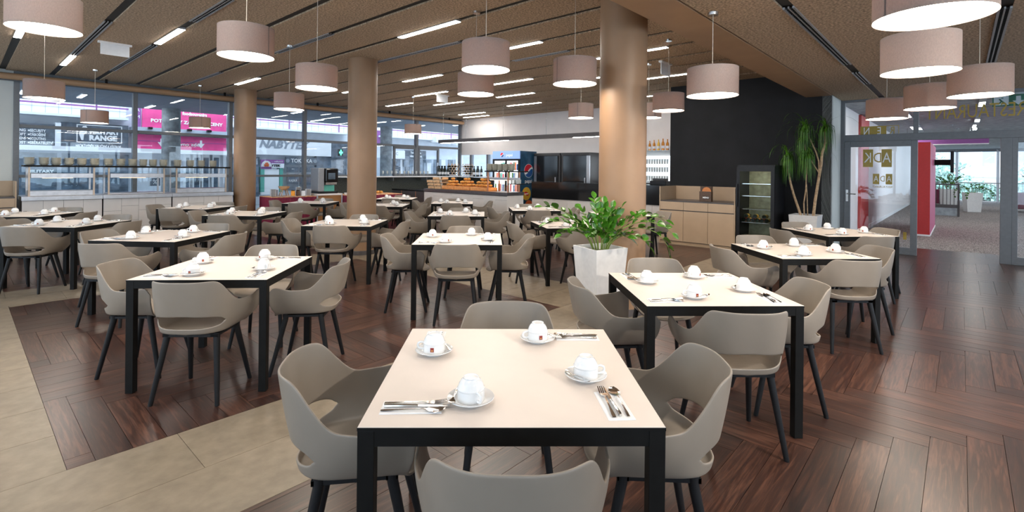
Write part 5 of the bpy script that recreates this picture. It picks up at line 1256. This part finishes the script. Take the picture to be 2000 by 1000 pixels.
# ============================================================ OUTSIDE THE FOYER
gf = rbox('ground_outside', 'ground far below the foyer windows', 'ground', 40, 90, -40, 20, -6, -5.9, M['concrete'])
bd = room('far_building', 'pale old building with arched windows behind the trees', 'building', 62, -1.5)
B(0, 8, -22, 5, -6, 9).obj('wall', M['building'], bd)
for k in range(9):
    for z in (-1.6, 2.2):
        mb = MB(); y = 2-k*2.3; w_, h_ = 1.0, 1.6
        pts = [(-w_/2, 0), (w_/2, 0)]+[(w_/2*math.cos(a*PI/8), h_+w_/2*math.sin(a*PI/8)) for a in range(9)]
        fr_ = mb.prism(pts, 0, .1).xf(Matrix.Translation((-.0, y, z)) @ Matrix.Rotation(-PI/2, 4, 'Z') @ Matrix.Rotation(PI/2, 4, 'X')).obj('window', M['facade2'], bd)
        MB().prism([(x*.8, .1+yy*.9) for x, yy in pts], .1, .14).xf(Matrix.Translation((-.0, y, z)) @ Matrix.Rotation(-PI/2, 4, 'Z') @ Matrix.Rotation(PI/2, 4, 'X')).obj('pane', M['mgrey'], fr_)
    B(-.25, 0, -22, 5, 1.3, 1.6).obj('cornice', M['building'], bd) if k == 0 else None
rnd = random.Random(21)
tl = [((.10, -.05, 0), (.05, .05, .02), (-.05, .04, 0), (-.1, -.04, .01))]
for i, (p, q, r, z) in enumerate(((47, 1.9, 3.0, .9), (48.5, -4.9, 2.9, .9), (55, -.9, 2.6, -.6), (47, -11.2, 3.0, 1.0))):
    t = room('tree', 'leafy green tree outside the foyer, %s of four' % ORD[i], 'tree', p, q, -5.9, group='trees outside the foyer')
    MB().tube([(0, 0, 0), (.1, .1, 3), (-.1, 0, z+6)], [.25, .2, .1], 8).obj('trunk', M['bark'], t, smooth=True)
    for k in range(6):
        a = k*1.05; MB().tube([(0, 0, 3.5+k*.4), (math.cos(a)*r*.45, math.sin(a)*r*.45, z+5.2+k*.3), (math.cos(a)*r*.8, math.sin(a)*r*.8, z+6.2+k*.2)], [.1, .06, .02], 6).obj('branch', M['bark'], t)
    mb = MB()
    for k in range(3600):
        while True:
            v = Vector((rnd.uniform(-1, 1), rnd.uniform(-1, 1), rnd.uniform(-1, 1)))
            if v.length < 1: break
        g = .75+.25*math.sin(v.x*5+i)*math.sin(v.y*6)*math.sin(v.z*7+1)
        c = Vector((v.x*r*g, v.y*r*g, z+5.9+v.z*r*.85*g)); s = rnd.uniform(.10, .2)
        d1 = Vector((rnd.uniform(-1, 1), rnd.uniform(-1, 1), rnd.uniform(-1, 1))).normalized()*s; d2 = d1.cross(Vector((rnd.uniform(-1, 1), rnd.uniform(-1, 1), rnd.uniform(-1, 1)))).normalized()*s*.55
        mb.add([c-d1, c-d2, c+d1, c+d2], [(0, 1, 2, 3)])
    me = bpy.data.meshes.new('crown'); me.from_pydata(mb.v, [], mb.f); me.materials.append(M['tree']); o = bpy.data.objects.new('crown', me); COL.objects.link(o); o.parent = t; o['kind'] = 'stuff'
